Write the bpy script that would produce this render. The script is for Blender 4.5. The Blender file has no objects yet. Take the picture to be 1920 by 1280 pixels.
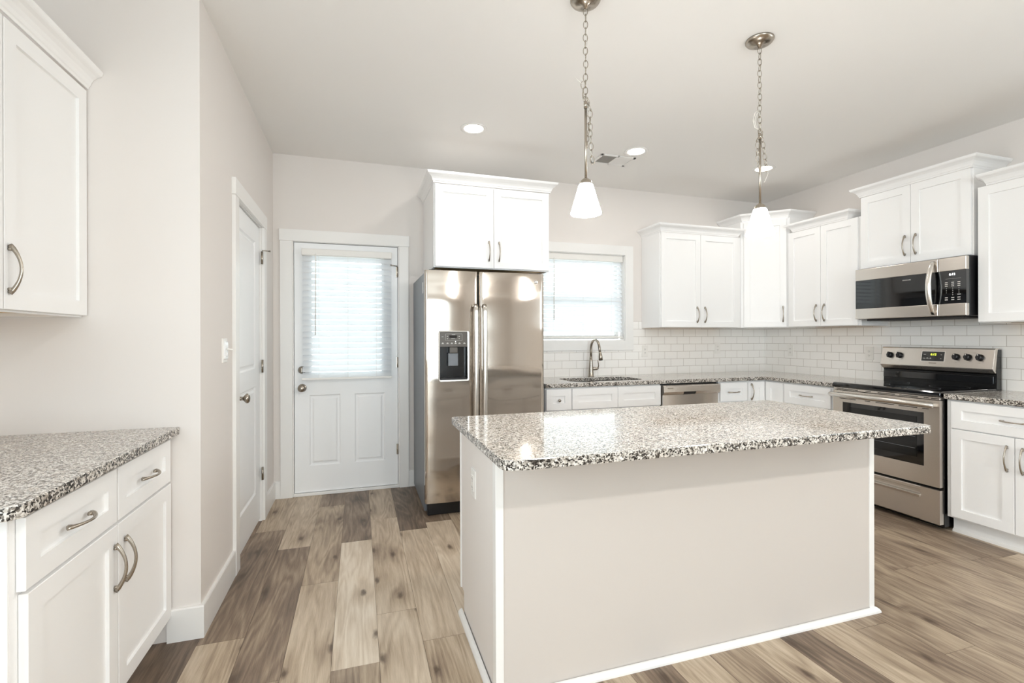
import bpy, bmesh, math, random
from mathutils import Vector, Matrix

random.seed(7)
PI = math.pi
scene = bpy.context.scene
COL = scene.collection

# ---------------------------------------------------------------- camera
cam_d = bpy.data.cameras.new('camera')
cam = bpy.data.objects.new('camera', cam_d)
COL.objects.link(cam)
YAW, ROLL = 0.3084, -0.0027
fw = Vector((math.sin(YAW), math.cos(YAW), 0))
rt = Vector((math.cos(YAW), -math.sin(YAW), 0))
up = Vector((0, 0, 1))
rt2 = rt * math.cos(ROLL) + up * math.sin(ROLL)
up2 = up * math.cos(ROLL) - rt * math.sin(ROLL)
mw = Matrix((rt2, up2, -fw)).transposed().to_4x4()
mw.translation = Vector((-4.3173, -4.2633, 1.2922))
cam.matrix_world = mw
cam_d.sensor_width = 36.0
cam_d.lens = 901.76 * 36.0 / 1920.0
cam_d.shift_y = -(640 - 632.3) / 1920.0
cam_d.clip_start = 0.05
scene.camera = cam

# ---------------------------------------------------------------- world, exposure
world = bpy.data.worlds.new('world')
scene.world = world
world.use_nodes = True
bg = world.node_tree.nodes['Background']
bg.inputs[0].default_value = (0.93, 0.97, 1.0, 1)
bg.inputs[1].default_value = 4.0
scene.view_settings.view_transform = 'Standard'
scene.view_settings.look = 'None'
scene.view_settings.exposure = 0.36
scene.view_settings.gamma = 1.0
scene.view_settings.use_curve_mapping = False
cy = scene.cycles
cy.use_denoising = True
cy.max_bounces = 10
cy.diffuse_bounces = 6
cy.glossy_bounces = 5
cy.transmission_bounces = 6
cy.transparent_max_bounces = 12
cy.sample_clamp_indirect = 6.0
cy.caustics_reflective = False
cy.caustics_refractive = False

H = 2.777          # ceiling
XL = -4.972        # left wall of the kitchen
YA = -1.866        # wall of the alcove that faces the camera
XA = -5.69         # far left wall
YR = -11.5          # rear wall


def area_light(name, loc, rot, sx, sy, power, color, shape='RECTANGLE', spread=PI):
    d = bpy.data.lights.new(name, 'AREA')
    d.shape = shape
    d.size = sx
    if shape in ('RECTANGLE', 'ELLIPSE'):
        d.size_y = sy
    d.energy = power
    d.color = color
    d.spread = spread
    o = bpy.data.objects.new(name, d)
    COL.objects.link(o)
    o.location = loc
    o.rotation_euler = rot
    return o


FILL_TINT = (0.75, 0.89, 1.0)
WARM = (1.0, 0.972, 0.945)
# added fill lights at invented window openings of the unseen room behind the camera
area_light('fill_rear', (-4.05, YR + 0.02, 1.25), (PI / 2, 0, 0), 2.9, 2.3, 135, FILL_TINT)
area_light('fill_left', (XA + 0.02, -4.2, 1.60), (0, -PI / 2, 0), 1.2, 2.0, 26, FILL_TINT)
area_light('fill_right', (-0.02, -4.5, 1.87), (0, PI / 2, 0), 0.76, 2.4, 16, FILL_TINT)

# ---------------------------------------------------------------- materials
def mat(name):
    m = bpy.data.materials.new(name)
    m.use_nodes = True
    nt = m.node_tree
    return m, nt, nt.nodes['Principled BSDF']


def lin(r, g, b):
    f = lambda c: (c / 255 / 12.92) if c <= 10 else (((c / 255) + 0.055) / 1.055) ** 2.4
    return (f(r), f(g), f(b), 1)


def simple(name, rgb, rough=0.5, metal=0.0, spec=0.5, bump=0.0, bscale=200.0, emis=None, estr=0.0, coat=0.0):
    m, nt, p = mat(name)
    p.inputs['Base Color'].default_value = lin(*rgb)
    p.inputs['Roughness'].default_value = rough
    p.inputs['Metallic'].default_value = metal
    p.inputs['Specular IOR Level'].default_value = spec
    p.inputs['Coat Weight'].default_value = coat
    p.inputs['Coat Roughness'].default_value = 0.05
    tc = nt.nodes.new('ShaderNodeTexCoord')
    n = nt.nodes.new('ShaderNodeTexNoise')
    n.inputs['Scale'].default_value = bscale
    n.inputs['Detail'].default_value = 3
    nt.links.new(tc.outputs['Object'], n.inputs['Vector'])
    if bump:
        b = nt.nodes.new('ShaderNodeBump')
        b.inputs['Strength'].default_value = bump
        b.inputs['Distance'].default_value = 0.002
        nt.links.new(n.outputs['Fac'], b.inputs['Height'])
        nt.links.new(b.outputs['Normal'], p.inputs['Normal'])
    if emis:
        p.inputs['Emission Color'].default_value = lin(*emis)
        p.inputs['Emission Strength'].default_value = estr
    return m


M = {}
M['wall'] = simple('wall_paint', (230, 224, 219), 0.75, bump=0.06, bscale=350)
M['island'] = simple('wall_paint_darkened', (206, 198, 191), 0.7, bump=0.06, bscale=350)  # wall paint, darkened in colour to tone down light on the island front
M['ceil'] = simple('ceiling_paint', (243, 241, 238), 0.9, bump=0.12, bscale=250)
M['trim'] = simple('trim_paint', (240, 238, 235), 0.35)
M['cab'] = simple('cabinet_paint', (246, 245, 244), 0.32)
M['door'] = simple('door_paint', (247, 247, 247), 0.38, bump=0.05, bscale=500)
M['seam'] = simple('seam_shadow_gap', (120, 108, 96), 0.9)
M['plywood'] = simple('plywood', (214, 180, 128), 0.6)
M['blackplastic'] = simple('black_plastic', (22, 22, 24), 0.35)
M['blackglass'] = simple('black_glass', (10, 10, 12), 0.04, spec=0.6, coat=0.6)
M['blackenamel'] = simple('black_enamel', (12, 12, 13), 0.16)
M['darkglass'] = simple('oven_window_glass', (16, 17, 18), 0.07)
M['greyside'] = simple('grey_painted_steel', (118, 122, 127), 0.42, bump=0.1, bscale=600)
M['panelgrey'] = simple('dispenser_panel_grey', (84, 78, 70), 0.3)
M['whiteplastic'] = simple('white_plastic', (238, 235, 230), 0.35)
M['clearplastic'] = simple('clear_plastic', (246, 246, 246), 0.12)
M['wire'] = simple('white_wire', (235, 230, 222), 0.5)
M['printwhite'] = simple('white_print', (225, 222, 216), 0.5)
M['printgrey'] = simple('grey_print', (120, 108, 96), 0.5)
M['whiteled'] = simple('white_display', (255, 255, 255), 0.5, emis=(255, 255, 255), estr=3.0)
M['greenled'] = simple('green_display', (200, 220, 60), 0.5, emis=(215, 235, 60), estr=2.4)
M['slot'] = simple('dark_slot', (40, 36, 33), 0.8)
M['gasket'] = simple('rubber_gasket', (52, 50, 48), 0.7)
M['lens'] = simple('lamp_lens', (255, 252, 246), 0.5, emis=(255, 246, 232), estr=14.0)
M['shade'] = simple('frosted_glass_shade', (255, 253, 248), 0.3, emis=(255, 252, 248), estr=30.0)
M['sinksteel'] = simple('sink_steel', (150, 146, 140), 0.3, metal=1.0)
M['chrome'] = simple('chrome', (215, 213, 210), 0.12, metal=1.0)
M['ventback'] = simple('vent_filter', (120, 110, 92), 0.9)


def brushed(name, rgb, rough, axis_scale, strength=0.25, wob=0.0, wobscale=(2, 2, 5)):
    m, nt, p = mat(name)
    p.inputs['Base Color'].default_value = lin(*rgb)
    p.inputs['Metallic'].default_value = 1.0
    if name.startswith('brushed_steel'):
        p.inputs['Anisotropic'].default_value = 0.85 if wob else 0.8
        p.inputs['Anisotropic Rotation'].default_value = 0.0 if wob else 0.25
        p.inputs['Metallic'].default_value = 0.9
        tg = nt.nodes.new('ShaderNodeTangent')
        tg.direction_type = 'RADIAL'; tg.axis = 'Z'
        nt.links.new(tg.outputs[0], p.inputs['Tangent'])
    tc = nt.nodes.new('ShaderNodeTexCoord')
    mp = nt.nodes.new('ShaderNodeMapping')
    mp.inputs['Scale'].default_value = axis_scale
    n = nt.nodes.new('ShaderNodeTexNoise')
    n.inputs['Scale'].default_value = 1.0
    n.inputs['Detail'].default_value = 2
    nt.links.new(tc.outputs['Object'], mp.inputs['Vector'])
    nt.links.new(mp.outputs['Vector'], n.inputs['Vector'])
    mr = nt.nodes.new('ShaderNodeMapRange')
    mr.inputs['To Min'].default_value = rough * 0.95
    mr.inputs['To Max'].default_value = rough * 1.05
    nt.links.new(n.outputs['Fac'], mr.inputs['Value'])
    nt.links.new(mr.outputs['Result'], p.inputs['Roughness'])
    b = nt.nodes.new('ShaderNodeBump')
    b.inputs['Strength'].default_value = strength
    b.inputs['Distance'].default_value = 0.0002
    nt.links.new(n.outputs['Fac'], b.inputs['Height'])
    last = b
    if wob:
        mp2 = nt.nodes.new('ShaderNodeMapping')
        mp2.inputs['Scale'].default_value = wobscale
        n2 = nt.nodes.new('ShaderNodeTexNoise')
        n2.inputs['Scale'].default_value = 1.0
        n2.inputs['Detail'].default_value = 1
        nt.links.new(tc.outputs['Object'], mp2.inputs['Vector'])
        nt.links.new(mp2.outputs['Vector'], n2.inputs['Vector'])
        b2 = nt.nodes.new('ShaderNodeBump')
        b2.inputs['Strength'].default_value = 1.0
        b2.inputs['Distance'].default_value = wob
        nt.links.new(n2.outputs['Fac'], b2.inputs['Height'])
        nt.links.new(b.outputs['Normal'], b2.inputs['Normal'])
        last = b2
    nt.links.new(last.outputs['Normal'], p.inputs['Normal'])
    return m


M['steel_h'] = brushed('brushed_steel_fridge', (190, 180, 169), 0.10, (2, 2, 900), 0.0, wob=0.006, wobscale=(1.6, 1.6, 5))
M['steel'] = brushed('brushed_steel', (220, 212, 203), 0.26, (2, 2, 900), 0.0)
M['nickel'] = brushed('brushed_nickel', (172, 163, 151), 0.26, (300, 300, 300), 0.1)
M['handle'] = brushed('steel_handle', (226, 222, 216), 0.24, (200, 200, 5), 0.15)


def glass_mat():
    m = bpy.data.materials.new('window_glass')
    m.use_nodes = True
    nt = m.node_tree
    nt.nodes.clear()
    out = nt.nodes.new('ShaderNodeOutputMaterial')
    mix = nt.nodes.new('ShaderNodeMixShader')
    tr = nt.nodes.new('ShaderNodeBsdfTransparent')
    tr.inputs[0].default_value = (0.93, 0.97, 0.95, 1)
    gl = nt.nodes.new('ShaderNodeBsdfGlossy')
    gl.inputs['Roughness'].default_value = 0.02
    fr = nt.nodes.new('ShaderNodeFresnel')
    nt.links.new(fr.outputs[0], mix.inputs[0])
    nt.links.new(tr.outputs[0], mix.inputs[1])
    nt.links.new(gl.outputs[0], mix.inputs[2])
    nt.links.new(mix.outputs[0], out.inputs[0])
    return m


M['glass'] = glass_mat()


def slat_mat():
    m, nt, p = mat('blind_slat_vinyl')
    p.inputs['Base Color'].default_value = lin(246, 247, 248)
    p.inputs['Roughness'].default_value = 0.45
    out = nt.nodes['Material Output']
    tl = nt.nodes.new('ShaderNodeBsdfTranslucent')
    tl.inputs[0].default_value = (0.93, 0.95, 0.97, 1)
    mix = nt.nodes.new('ShaderNodeMixShader')
    mix.inputs[0].default_value = 0.45
    nt.links.new(p.outputs[0], mix.inputs[1])
    nt.links.new(tl.outputs[0], mix.inputs[2])
    nt.links.new(mix.outputs[0], out.inputs[0])
    return m


M['slat'] = slat_mat()


def granite(name, polish=0.08, scale=235, shift=0.0, soft=70):
    m, nt, p = mat(name)
    N, L = nt.nodes, nt.links
    tc = N.new('ShaderNodeTexCoord')
    # distortion
    wn = N.new('ShaderNodeTexNoise')
    wn.inputs['Scale'].default_value = 90
    wn.inputs['Detail'].default_value = 3
    L.new(tc.outputs['Object'], wn.inputs['Vector'])
    vm = N.new('ShaderNodeVectorMath'); vm.operation = 'MULTIPLY_ADD'
    vm.inputs[1].default_value = (0.010, 0.010, 0.010)
    L.new(wn.outputs['Color'], vm.inputs[0])
    L.new(tc.outputs['Object'], vm.inputs[2])
    v1 = N.new('ShaderNodeTexVoronoi')
    v1.inputs['Scale'].default_value = scale
    L.new(vm.outputs[0], v1.inputs['Vector'])
    sep = N.new('ShaderNodeSeparateColor')
    L.new(v1.outputs['Color'], sep.inputs[0])
    r1 = N.new('ShaderNodeValToRGB')
    cr = r1.color_ramp
    cr.interpolation = 'LINEAR'
    stops = [(0.0, (34, 31, 29)), (0.16, (66, 61, 57)), (0.30, (128, 121, 113)), (0.50, (180, 173, 164)),
             (0.68, (214, 208, 200)), (1.0, (238, 234, 228))]
    cr.elements[0].position, cr.elements[0].color = stops[0][0], lin(*stops[0][1])
    cr.elements[1].position, cr.elements[1].color = stops[-1][0], lin(*stops[-1][1])
    for s, c in stops[1:-1]:
        e = cr.elements.new(s); e.color = lin(*c)
    # blend a slower noise in so that grains cluster
    n2 = N.new('ShaderNodeTexNoise')
    n2.inputs['Scale'].default_value = soft
    n2.inputs['Detail'].default_value = 4
    L.new(tc.outputs['Object'], n2.inputs['Vector'])
    ma = N.new('ShaderNodeMath'); ma.operation = 'MULTIPLY_ADD'
    ma.inputs[1].default_value = 1.1
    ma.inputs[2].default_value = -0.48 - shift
    L.new(n2.outputs['Fac'], ma.inputs[0])
    ad = N.new('ShaderNodeMath'); ad.operation = 'ADD'; ad.use_clamp = True
    L.new(sep.outputs[0], ad.inputs[0]); L.new(ma.outputs[0], ad.inputs[1])
    L.new(ad.outputs[0], r1.inputs[0])
    # tan clouds
    n3 = N.new('ShaderNodeTexNoise'); n3.inputs['Scale'].default_value = 22
    L.new(tc.outputs['Object'], n3.inputs['Vector'])
    mr = N.new('ShaderNodeMapRange')
    mr.inputs['From Min'].default_value = 0.5; mr.inputs['From Max'].default_value = 0.75
    mr.inputs['To Max'].default_value = 0.35
    L.new(n3.outputs['Fac'], mr.inputs['Value'])
    mx = N.new('ShaderNodeMix'); mx.data_type = 'RGBA'; mx.blend_type = 'MULTIPLY'
    L.new(mr.outputs['Result'], mx.inputs['Factor'])
    L.new(r1.outputs[0], mx.inputs['A'])
    mx.inputs['B'].default_value = lin(206, 188, 166)
    L.new(mx.outputs['Result'], p.inputs['Base Color'])
    p.inputs['Roughness'].default_value = polish
    p.inputs['Specular IOR Level'].default_value = 0.5
    return m


M['granite'] = granite('speckled_granite')
M['granite_edge_shaded'] = granite('speckled_granite_shaded_edge', 0.25, 190, 0.17, 55)  # same stone, coarser grain; edge shade painted in as a darker tone


def tile_mat(name, ux, off):
    """subway tile: ux = index of the horizontal object axis, off = joint offset"""
    m, nt, p = mat(name)
    N, L = nt.nodes, nt.links
    tc = N.new('ShaderNodeTexCoord')
    sx = N.new('ShaderNodeSeparateXYZ')
    L.new(tc.outputs['Object'], sx.inputs[0])
    cx = N.new('ShaderNodeCombineXYZ')
    a = N.new('ShaderNodeMath'); a.operation = 'ADD'; a.inputs[1].default_value = off
    L.new(sx.outputs[ux], a.inputs[0])
    b = N.new('ShaderNodeMath'); b.operation = 'ADD'; b.inputs[1].default_value = -0.912
    L.new(sx.outputs[2], b.inputs[0])
    L.new(a.outputs[0], cx.inputs[0]); L.new(b.outputs[0], cx.inputs[1])
    br = N.new('ShaderNodeTexBrick')
    br.offset = 0.5
    br.inputs['Scale'].default_value = 1.0
    br.inputs['Brick Width'].default_value = 0.1535
    br.inputs['Row Height'].default_value = 0.0768
    br.inputs['Mortar Size'].default_value = 0.0014
    br.inputs['Mortar Smooth'].default_value = 0.25
    br.inputs['Color1'].default_value = lin(249, 246, 242)
    br.inputs['Color2'].default_value = lin(246, 243, 239)
    br.inputs['Mortar'].default_value = lin(176, 165, 154)
    L.new(cx.outputs[0], br.inputs['Vector'])
    L.new(br.outputs['Color'], p.inputs['Base Color'])
    bm_ = N.new('ShaderNodeBump'); bm_.invert = True
    bm_.inputs['Strength'].default_value = 0.6
    bm_.inputs['Distance'].default_value = 0.0015
    L.new(br.outputs['Fac'], bm_.inputs['Height'])
    L.new(bm_.outputs['Normal'], p.inputs['Normal'])
    rr = N.new('ShaderNodeMapRange')
    rr.inputs['To Min'].default_value = 0.12
    rr.inputs['To Max'].default_value = 0.8
    L.new(br.outputs['Fac'], rr.inputs['Value'])
    L.new(rr.outputs['Result'], p.inputs['Roughness'])
    return m


M['tile_back'] = tile_mat('subway_tile_back', 0, 0.003 + 1.535 * 4)
M['tile_right'] = tile_mat('subway_tile_right', 1, 0.040 + 1.535 * 4)


def floor_mat():
    m, nt, p = mat('vinyl_oak_planks')
    N, L = nt.nodes, nt.links
    at = N.new('ShaderNodeAttribute'); at.attribute_name = 'plank'
    sep = N.new('ShaderNodeSeparateColor'); L.new(at.outputs['Color'], sep.inputs[0])
    tc = N.new('ShaderNodeTexCoord')
    # every plank samples the wood at its own offset
    off = N.new('ShaderNodeCombineXYZ')
    m1 = N.new('ShaderNodeMath'); m1.operation = 'MULTIPLY'; m1.inputs[1].default_value = 37.0
    m2 = N.new('ShaderNodeMath'); m2.operation = 'MULTIPLY'; m2.inputs[1].default_value = 53.0
    L.new(sep.outputs[1], m1.inputs[0]); L.new(sep.outputs[2], m2.inputs[0])
    L.new(m1.outputs[0], off.inputs[0]); L.new(m2.outputs[0], off.inputs[1]); L.new(m1.outputs[0], off.inputs[2])
    add = N.new('ShaderNodeVectorMath'); add.operation = 'ADD'
    L.new(tc.outputs['Object'], add.inputs[0]); L.new(off.outputs[0], add.inputs[1])

    def noise(scale, sc, detail=4, dist=0.0, rough=0.55):
        mp = N.new('ShaderNodeMapping'); mp.inputs['Scale'].default_value = sc
        L.new(add.outputs[0], mp.inputs['Vector'])
        n = N.new('ShaderNodeTexNoise')
        n.inputs['Scale'].default_value = scale; n.inputs['Detail'].default_value = detail
        n.inputs['Distortion'].default_value = dist
        n.inputs['Roughness'].default_value = rough
        L.new(mp.outputs[0], n.inputs['Vector'])
        return n

    def math_(op, a, b=None, clamp=False, c=None):
        n = N.new('ShaderNodeMath'); n.operation = op; n.use_clamp = clamp
        for i, v in enumerate((a, b, c)):
            if v is None: continue
            if isinstance(v, (int, float)): n.inputs[i].default_value = v
            else: L.new(v, n.inputs[i])
        return n.outputs[0]

    big = noise(1.0, (7, 1.3, 1), 3, 0.6)          # long soft bands of tone
    grain = noise(1.0, (75, 4.0, 1), 4, 0.3)       # streaks
    fine = noise(1.0, (420, 14, 1), 2)             # pores
    ringf = noise(1.0, (5.5, 0.75, 1), 2, 0.4)     # cathedral rings
    rg = math_('FRACT', math_('MULTIPLY', ringf.outputs['Fac'], 15.0))
    rg = math_('ABSOLUTE', math_('SUBTRACT', rg, 0.5))       # 0..0.5
    rg = math_('MULTIPLY', math_('SUBTRACT', rg, 0.25), 0.34)
    # knots
    mp = N.new('ShaderNodeMapping'); mp.inputs['Scale'].default_value = (5.5, 2.3, 1)
    L.new(add.outputs[0], mp.inputs['Vector'])
    kd = N.new('ShaderNodeTexNoise'); kd.inputs['Scale'].default_value = 9
    L.new(mp.outputs[0], kd.inputs['Vector'])
    km = N.new('ShaderNodeVectorMath'); km.operation = 'MULTIPLY_ADD'
    km.inputs[1].default_value = (0.10, 0.10, 0)
    L.new(kd.outputs['Color'], km.inputs[0]); L.new(mp.outputs[0], km.inputs[2])
    vo = N.new('ShaderNodeTexVoronoi'); vo.voronoi_dimensions = '2D'
    vo.inputs['Scale'].default_value = 1.0
    L.new(km.outputs[0], vo.inputs['Vector'])
    vs = N.new('ShaderNodeSeparateColor'); L.new(vo.outputs['Color'], vs.inputs[0])
    keep = math_('GREATER_THAN', vs.outputs[0], 0.45)
    kk = N.new('ShaderNodeMapRange')
    kk.inputs['From Min'].default_value = 0.03; kk.inputs['From Max'].default_value = 0.10
    kk.inputs['To Min'].default_value = 1; kk.inputs['To Max'].default_value = 0
    L.new(vo.outputs['Distance'], kk.inputs['Value'])
    halo = N.new('ShaderNodeMapRange')
    halo.inputs['From Min'].default_value = 0.03; halo.inputs['From Max'].default_value = 0.38
    halo.inputs['To Min'].default_value = 0.22; halo.inputs['To Max'].default_value = 0
    L.new(vo.outputs['Distance'], halo.inputs['Value'])
    knot = math_('MULTIPLY', kk.outputs['Result'], keep)
    halo = math_('MULTIPLY', halo.outputs['Result'], keep)

    t = sep.outputs[0]
    t = math_('ADD', t, math_('MULTIPLY', math_('SUBTRACT', big.outputs['Fac'], 0.5), 0.5))
    t = math_('ADD', t, math_('MULTIPLY', math_('SUBTRACT', grain.outputs['Fac'], 0.5), 0.42))
    t = math_('ADD', t, math_('MULTIPLY', math_('SUBTRACT', fine.outputs['Fac'], 0.5), 0.30))
    t = math_('ADD', t, rg)
    t = math_('SUBTRACT', t, halo, True)
    ramp = N.new('ShaderNodeValToRGB')
    cr = ramp.color_ramp
    cr.elements[0].position = 0.0; cr.elements[0].color = lin(92, 77, 64)
    cr.elements[1].position = 1.0; cr.elements[1].color = lin(226, 213, 195)
    for s, c in ((0.25, (132, 113, 96)), (0.5, (175, 156, 133)), (0.75, (205, 188, 166))):
        e = cr.elements.new(s); e.color = lin(*c)
    L.new(t, ramp.inputs[0])
    mx = N.new('ShaderNodeMix'); mx.data_type = 'RGBA'
    L.new(math_('MULTIPLY', knot, 0.8), mx.inputs['Factor'])
    L.new(ramp.outputs[0], mx.inputs['A'])
    mx.inputs['B'].default_value = lin(82, 64, 50)
    L.new(mx.outputs['Result'], p.inputs['Base Color'])
    p.inputs['Roughness'].default_value = 0.42
    p.inputs['Specular IOR Level'].default_value = 0.4
    bp = N.new('ShaderNodeBump'); bp.inputs['Strength'].default_value = 0.25
    bp.inputs['Distance'].default_value = 0.0006
    L.new(fine.outputs['Fac'], bp.inputs['Height'])
    L.new(bp.outputs['Normal'], p.inputs['Normal'])
    return m


M['floor'] = floor_mat()


# ---------------------------------------------------------------- mesh helpers
class MB:
    def __init__(self):
        self.v = []; self.f = []; self.s = []

    def add(self, vs, fs, smooth=False):
        o = len(self.v)
        self.v += [tuple(p) for p in vs]
        for f in fs:
            self.f.append([i + o for i in f]); self.s.append(smooth)
        return self

    def box(self, x0, x1, y0, y1, z0, z1):
        if x0 > x1: x0, x1 = x1, x0
        if y0 > y1: y0, y1 = y1, y0
        if z0 > z1: z0, z1 = z1, z0
        vs = [(x, y, z) for x in (x0, x1) for y in (y0, y1) for z in (z0, z1)]
        fs = [(0, 1, 3, 2), (4, 6, 7, 5), (0, 4, 5, 1), (2, 3, 7, 6), (0, 2, 6, 4), (1, 5, 7, 3)]
        return self.add(vs, fs)

    def prism(self, poly, z0, z1):
        """poly CCW in xy, extruded in z"""
        n = len(poly)
        vs = [(x, y, z0) for x, y in poly] + [(x, y, z1) for x, y in poly]
        fs = [tuple(reversed(range(n))), tuple(range(n, 2 * n))]
        fs += [(i, (i + 1) % n, n + (i + 1) % n, n + i) for i in range(n)]
        return self.add(vs, fs)

    def xprism(self, poly, x0, x1):
        """poly in (y,z), extruded along x"""
        n = len(poly)
        vs = [(x0, y, z) for y, z in poly] + [(x1, y, z) for y, z in poly]
        fs = [tuple(reversed(range(n))), tuple(range(n, 2 * n))]
        fs += [(i, (i + 1) % n, n + (i + 1) % n, n + i) for i in range(n)]
        return self.add(vs, fs)

    def lathe(self, prof, c=(0, 0, 0), axis='z', seg=32, cap=True):
        """prof: list of (r, h)"""
        vs = []; fs = []
        def P(r, h, a):
            u, w = r * math.cos(a), r * math.sin(a)
            if axis == 'z': q = (u, w, h)
            elif axis == 'y': q = (u, h, w)
            else: q = (h, u, w)
            return (q[0] + c[0], q[1] + c[1], q[2] + c[2])
        for r, h in prof:
            for i in range(seg):
                vs.append(P(r, h, 2 * PI * i / seg))
        for k in range(len(prof) - 1):
            for i in range(seg):
                j = (i + 1) % seg
                fs.append((k * seg + i, k * seg + j, (k + 1) * seg + j, (k + 1) * seg + i))
        if cap:
            fs.append(tuple(range(seg)))
            fs.append(tuple(range((len(prof) - 1) * seg, len(prof) * seg)))
        return self.add(vs, fs, True)

    def tube(self, pts, rad, seg=10, closed=False, flat=1.0, flatdir=None):
        pts = [Vector(p) for p in pts]
        n = len(pts)
        if not isinstance(rad, (list, tuple)): rad = [rad] * n
        vs = []; fs = []
        prev = None
        for i, p in enumerate(pts):
            if closed:
                t = pts[(i + 1) % n] - pts[i - 1]
            else:
                t = pts[min(i + 1, n - 1)] - pts[max(i - 1, 0)]
            t.normalize()
            if prev is None:
                ref = Vector((0, 0, 1)) if abs(t.z) < 0.9 else Vector((1, 0, 0))
                if flatdir: ref = Vector(flatdir)
                a = (ref - t * ref.dot(t)).normalized()
            else:
                a = (prev - t * prev.dot(t)).normalized()
            prev = a
            b = t.cross(a)
            for k in range(seg):
                an = 2 * PI * k / seg
                vs.append(p + a * (rad[i] * math.cos(an)) + b * (rad[i] * flat * math.sin(an)))
        m = n if closed else n - 1
        for i in range(m):
            i2 = (i + 1) % n
            for k in range(seg):
                k2 = (k + 1) % seg
                fs.append((i * seg + k, i * seg + k2, i2 * seg + k2, i2 * seg + k))
        if not closed:
            fs.append(tuple(reversed(range(seg))))
            fs.append(tuple(range((n - 1) * seg, n * seg)))
        return self.add(vs, fs, True)

    def rings(self, rs, smooth=False, cap0=True, cap1=True):
        """bridge a list of equal-length loops"""
        n = len(rs[0]); vs = [p for r in rs for p in r]; fs = []
        for k in range(len(rs) - 1):
            for i in range(n):
                j = (i + 1) % n
                fs.append((k * n + i, k * n + j, (k + 1) * n + j, (k + 1) * n + i))
        if cap0: fs.append(tuple(reversed(range(n))))
        if cap1: fs.append(tuple(range((len(rs) - 1) * n, len(rs) * n)))
        return self.add(vs, fs, smooth)

    def sweep(self, path, prof, cap=True):
        """mitred sweep in plan; outward side is the right hand of the path direction.
        prof: closed loop of (offset, z)"""
        P = [Vector(p) for p in path]
        nrm = []
        for i in range(len(P)):
            ds = []
            if i > 0: ds.append((P[i] - P[i - 1]).normalized())
            if i < len(P) - 1: ds.append((P[i + 1] - P[i]).normalized())
            ns = [Vector((d.y, -d.x)) for d in ds]
            if len(ns) == 1: nrm.append(ns[0])
            else:
                b = (ns[0] + ns[1]).normalized()
                nrm.append(b / max(0.2, b.dot(ns[0])))
        rs = [[(P[i].x + nrm[i].x * o, P[i].y + nrm[i].y * o, z) for o, z in prof] for i in range(len(P))]
        return self.rings(rs, cap0=cap, cap1=cap)

    def obj(self, name, m, parent=None, loc=(0, 0, 0), bevel=0.0, seg=2, smooth_angle=None):
        me = bpy.data.meshes.new(name)
        me.from_pydata(self.v, [], self.f)
        me.polygons.foreach_set('use_smooth', self.s)
        bm = bmesh.new(); bm.from_mesh(me)
        bmesh.ops.recalc_face_normals(bm, faces=bm.faces)
        bm.to_mesh(me); bm.free()
        me.update()
        me.materials.append(M[m] if isinstance(m, str) else m)
        o = bpy.data.objects.new(name, me)
        COL.objects.link(o)
        o.location = loc
        if parent: o.parent = parent
        if bevel:
            b = o.modifiers.new('bevel', 'BEVEL')
            b.width = bevel; b.segments = seg
            b.limit_method = 'ANGLE'; b.angle_limit = math.radians(40)
        return o


def empty(name, loc=(0, 0, 0), rz=0.0, parent=None):
    o = bpy.data.objects.new(name, None)
    COL.objects.link(o)
    o.location = loc
    o.rotation_euler = (0, 0, rz)
    o.empty_display_size = 0.1
    if parent: o.parent = parent
    return o


def tag(o, label=None, cat=None, group=None, kind=None):
    if label: o['label'] = label
    if cat: o['category'] = cat
    if group: o['group'] = group
    if kind: o['kind'] = kind
    return o


def structure(o, label=None):
    o['kind'] = 'structure'
    if label: o['label'] = label
    return o


def text(name, body, size, m, parent, loc, rot, extrude=0.0003, align='CENTER', sx=1.0):
    cu = bpy.data.curves.new(name + '_curve', 'FONT')
    cu.body = body; cu.size = size; cu.extrude = extrude
    cu.align_x = align; cu.align_y = 'CENTER'
    tmp = bpy.data.objects.new(name + '_tmp', cu)
    COL.objects.link(tmp)
    dg = bpy.context.evaluated_depsgraph_get()
    me = bpy.data.meshes.new_from_object(tmp.evaluated_get(dg))
    COL.objects.unlink(tmp)
    bpy.data.objects.remove(tmp)
    me.name = name
    me.materials.clear(); me.materials.append(M[m])
    o = bpy.data.objects.new(name, me)
    COL.objects.link(o)
    o.parent = parent; o.location = loc; o.rotation_euler = rot; o.scale = (sx, 1, 1)
    return o


def arc(a0, a1, n):
    return [a0 + (a1 - a0) * i / (n - 1) for i in range(n)]


# ---------------------------------------------------------------- room shell
def wall_with_holes(name, x0, x1, z0, z1, holes, y0, y1):
    """slab in the xz plane with rectangular holes (hx0,hx1,hz0,hz1)"""
    mb = MB()
    xs = sorted({x0, x1} | {h[0] for h in holes} | {h[1] for h in holes})
    for a, b in zip(xs[:-1], xs[1:]):
        mid = (a + b) / 2
        hs = sorted([(h[2], h[3]) for h in holes if h[0] < mid < h[1]])
        z = z0
        for h0, h1 in hs:
            if h0 > z: mb.box(a, b, y0, y1, z, h0)
            z = h1
        if z < z1: mb.box(a, b, y0, y1, z, z1)
    return mb


DX0, DX1, DTOP = -4.826, -3.989, 2.080      # back door opening
WX0, WX1, WZ0, WZ1 = -2.680, -1.772, 1.259, 2.112   # sink window opening

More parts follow.
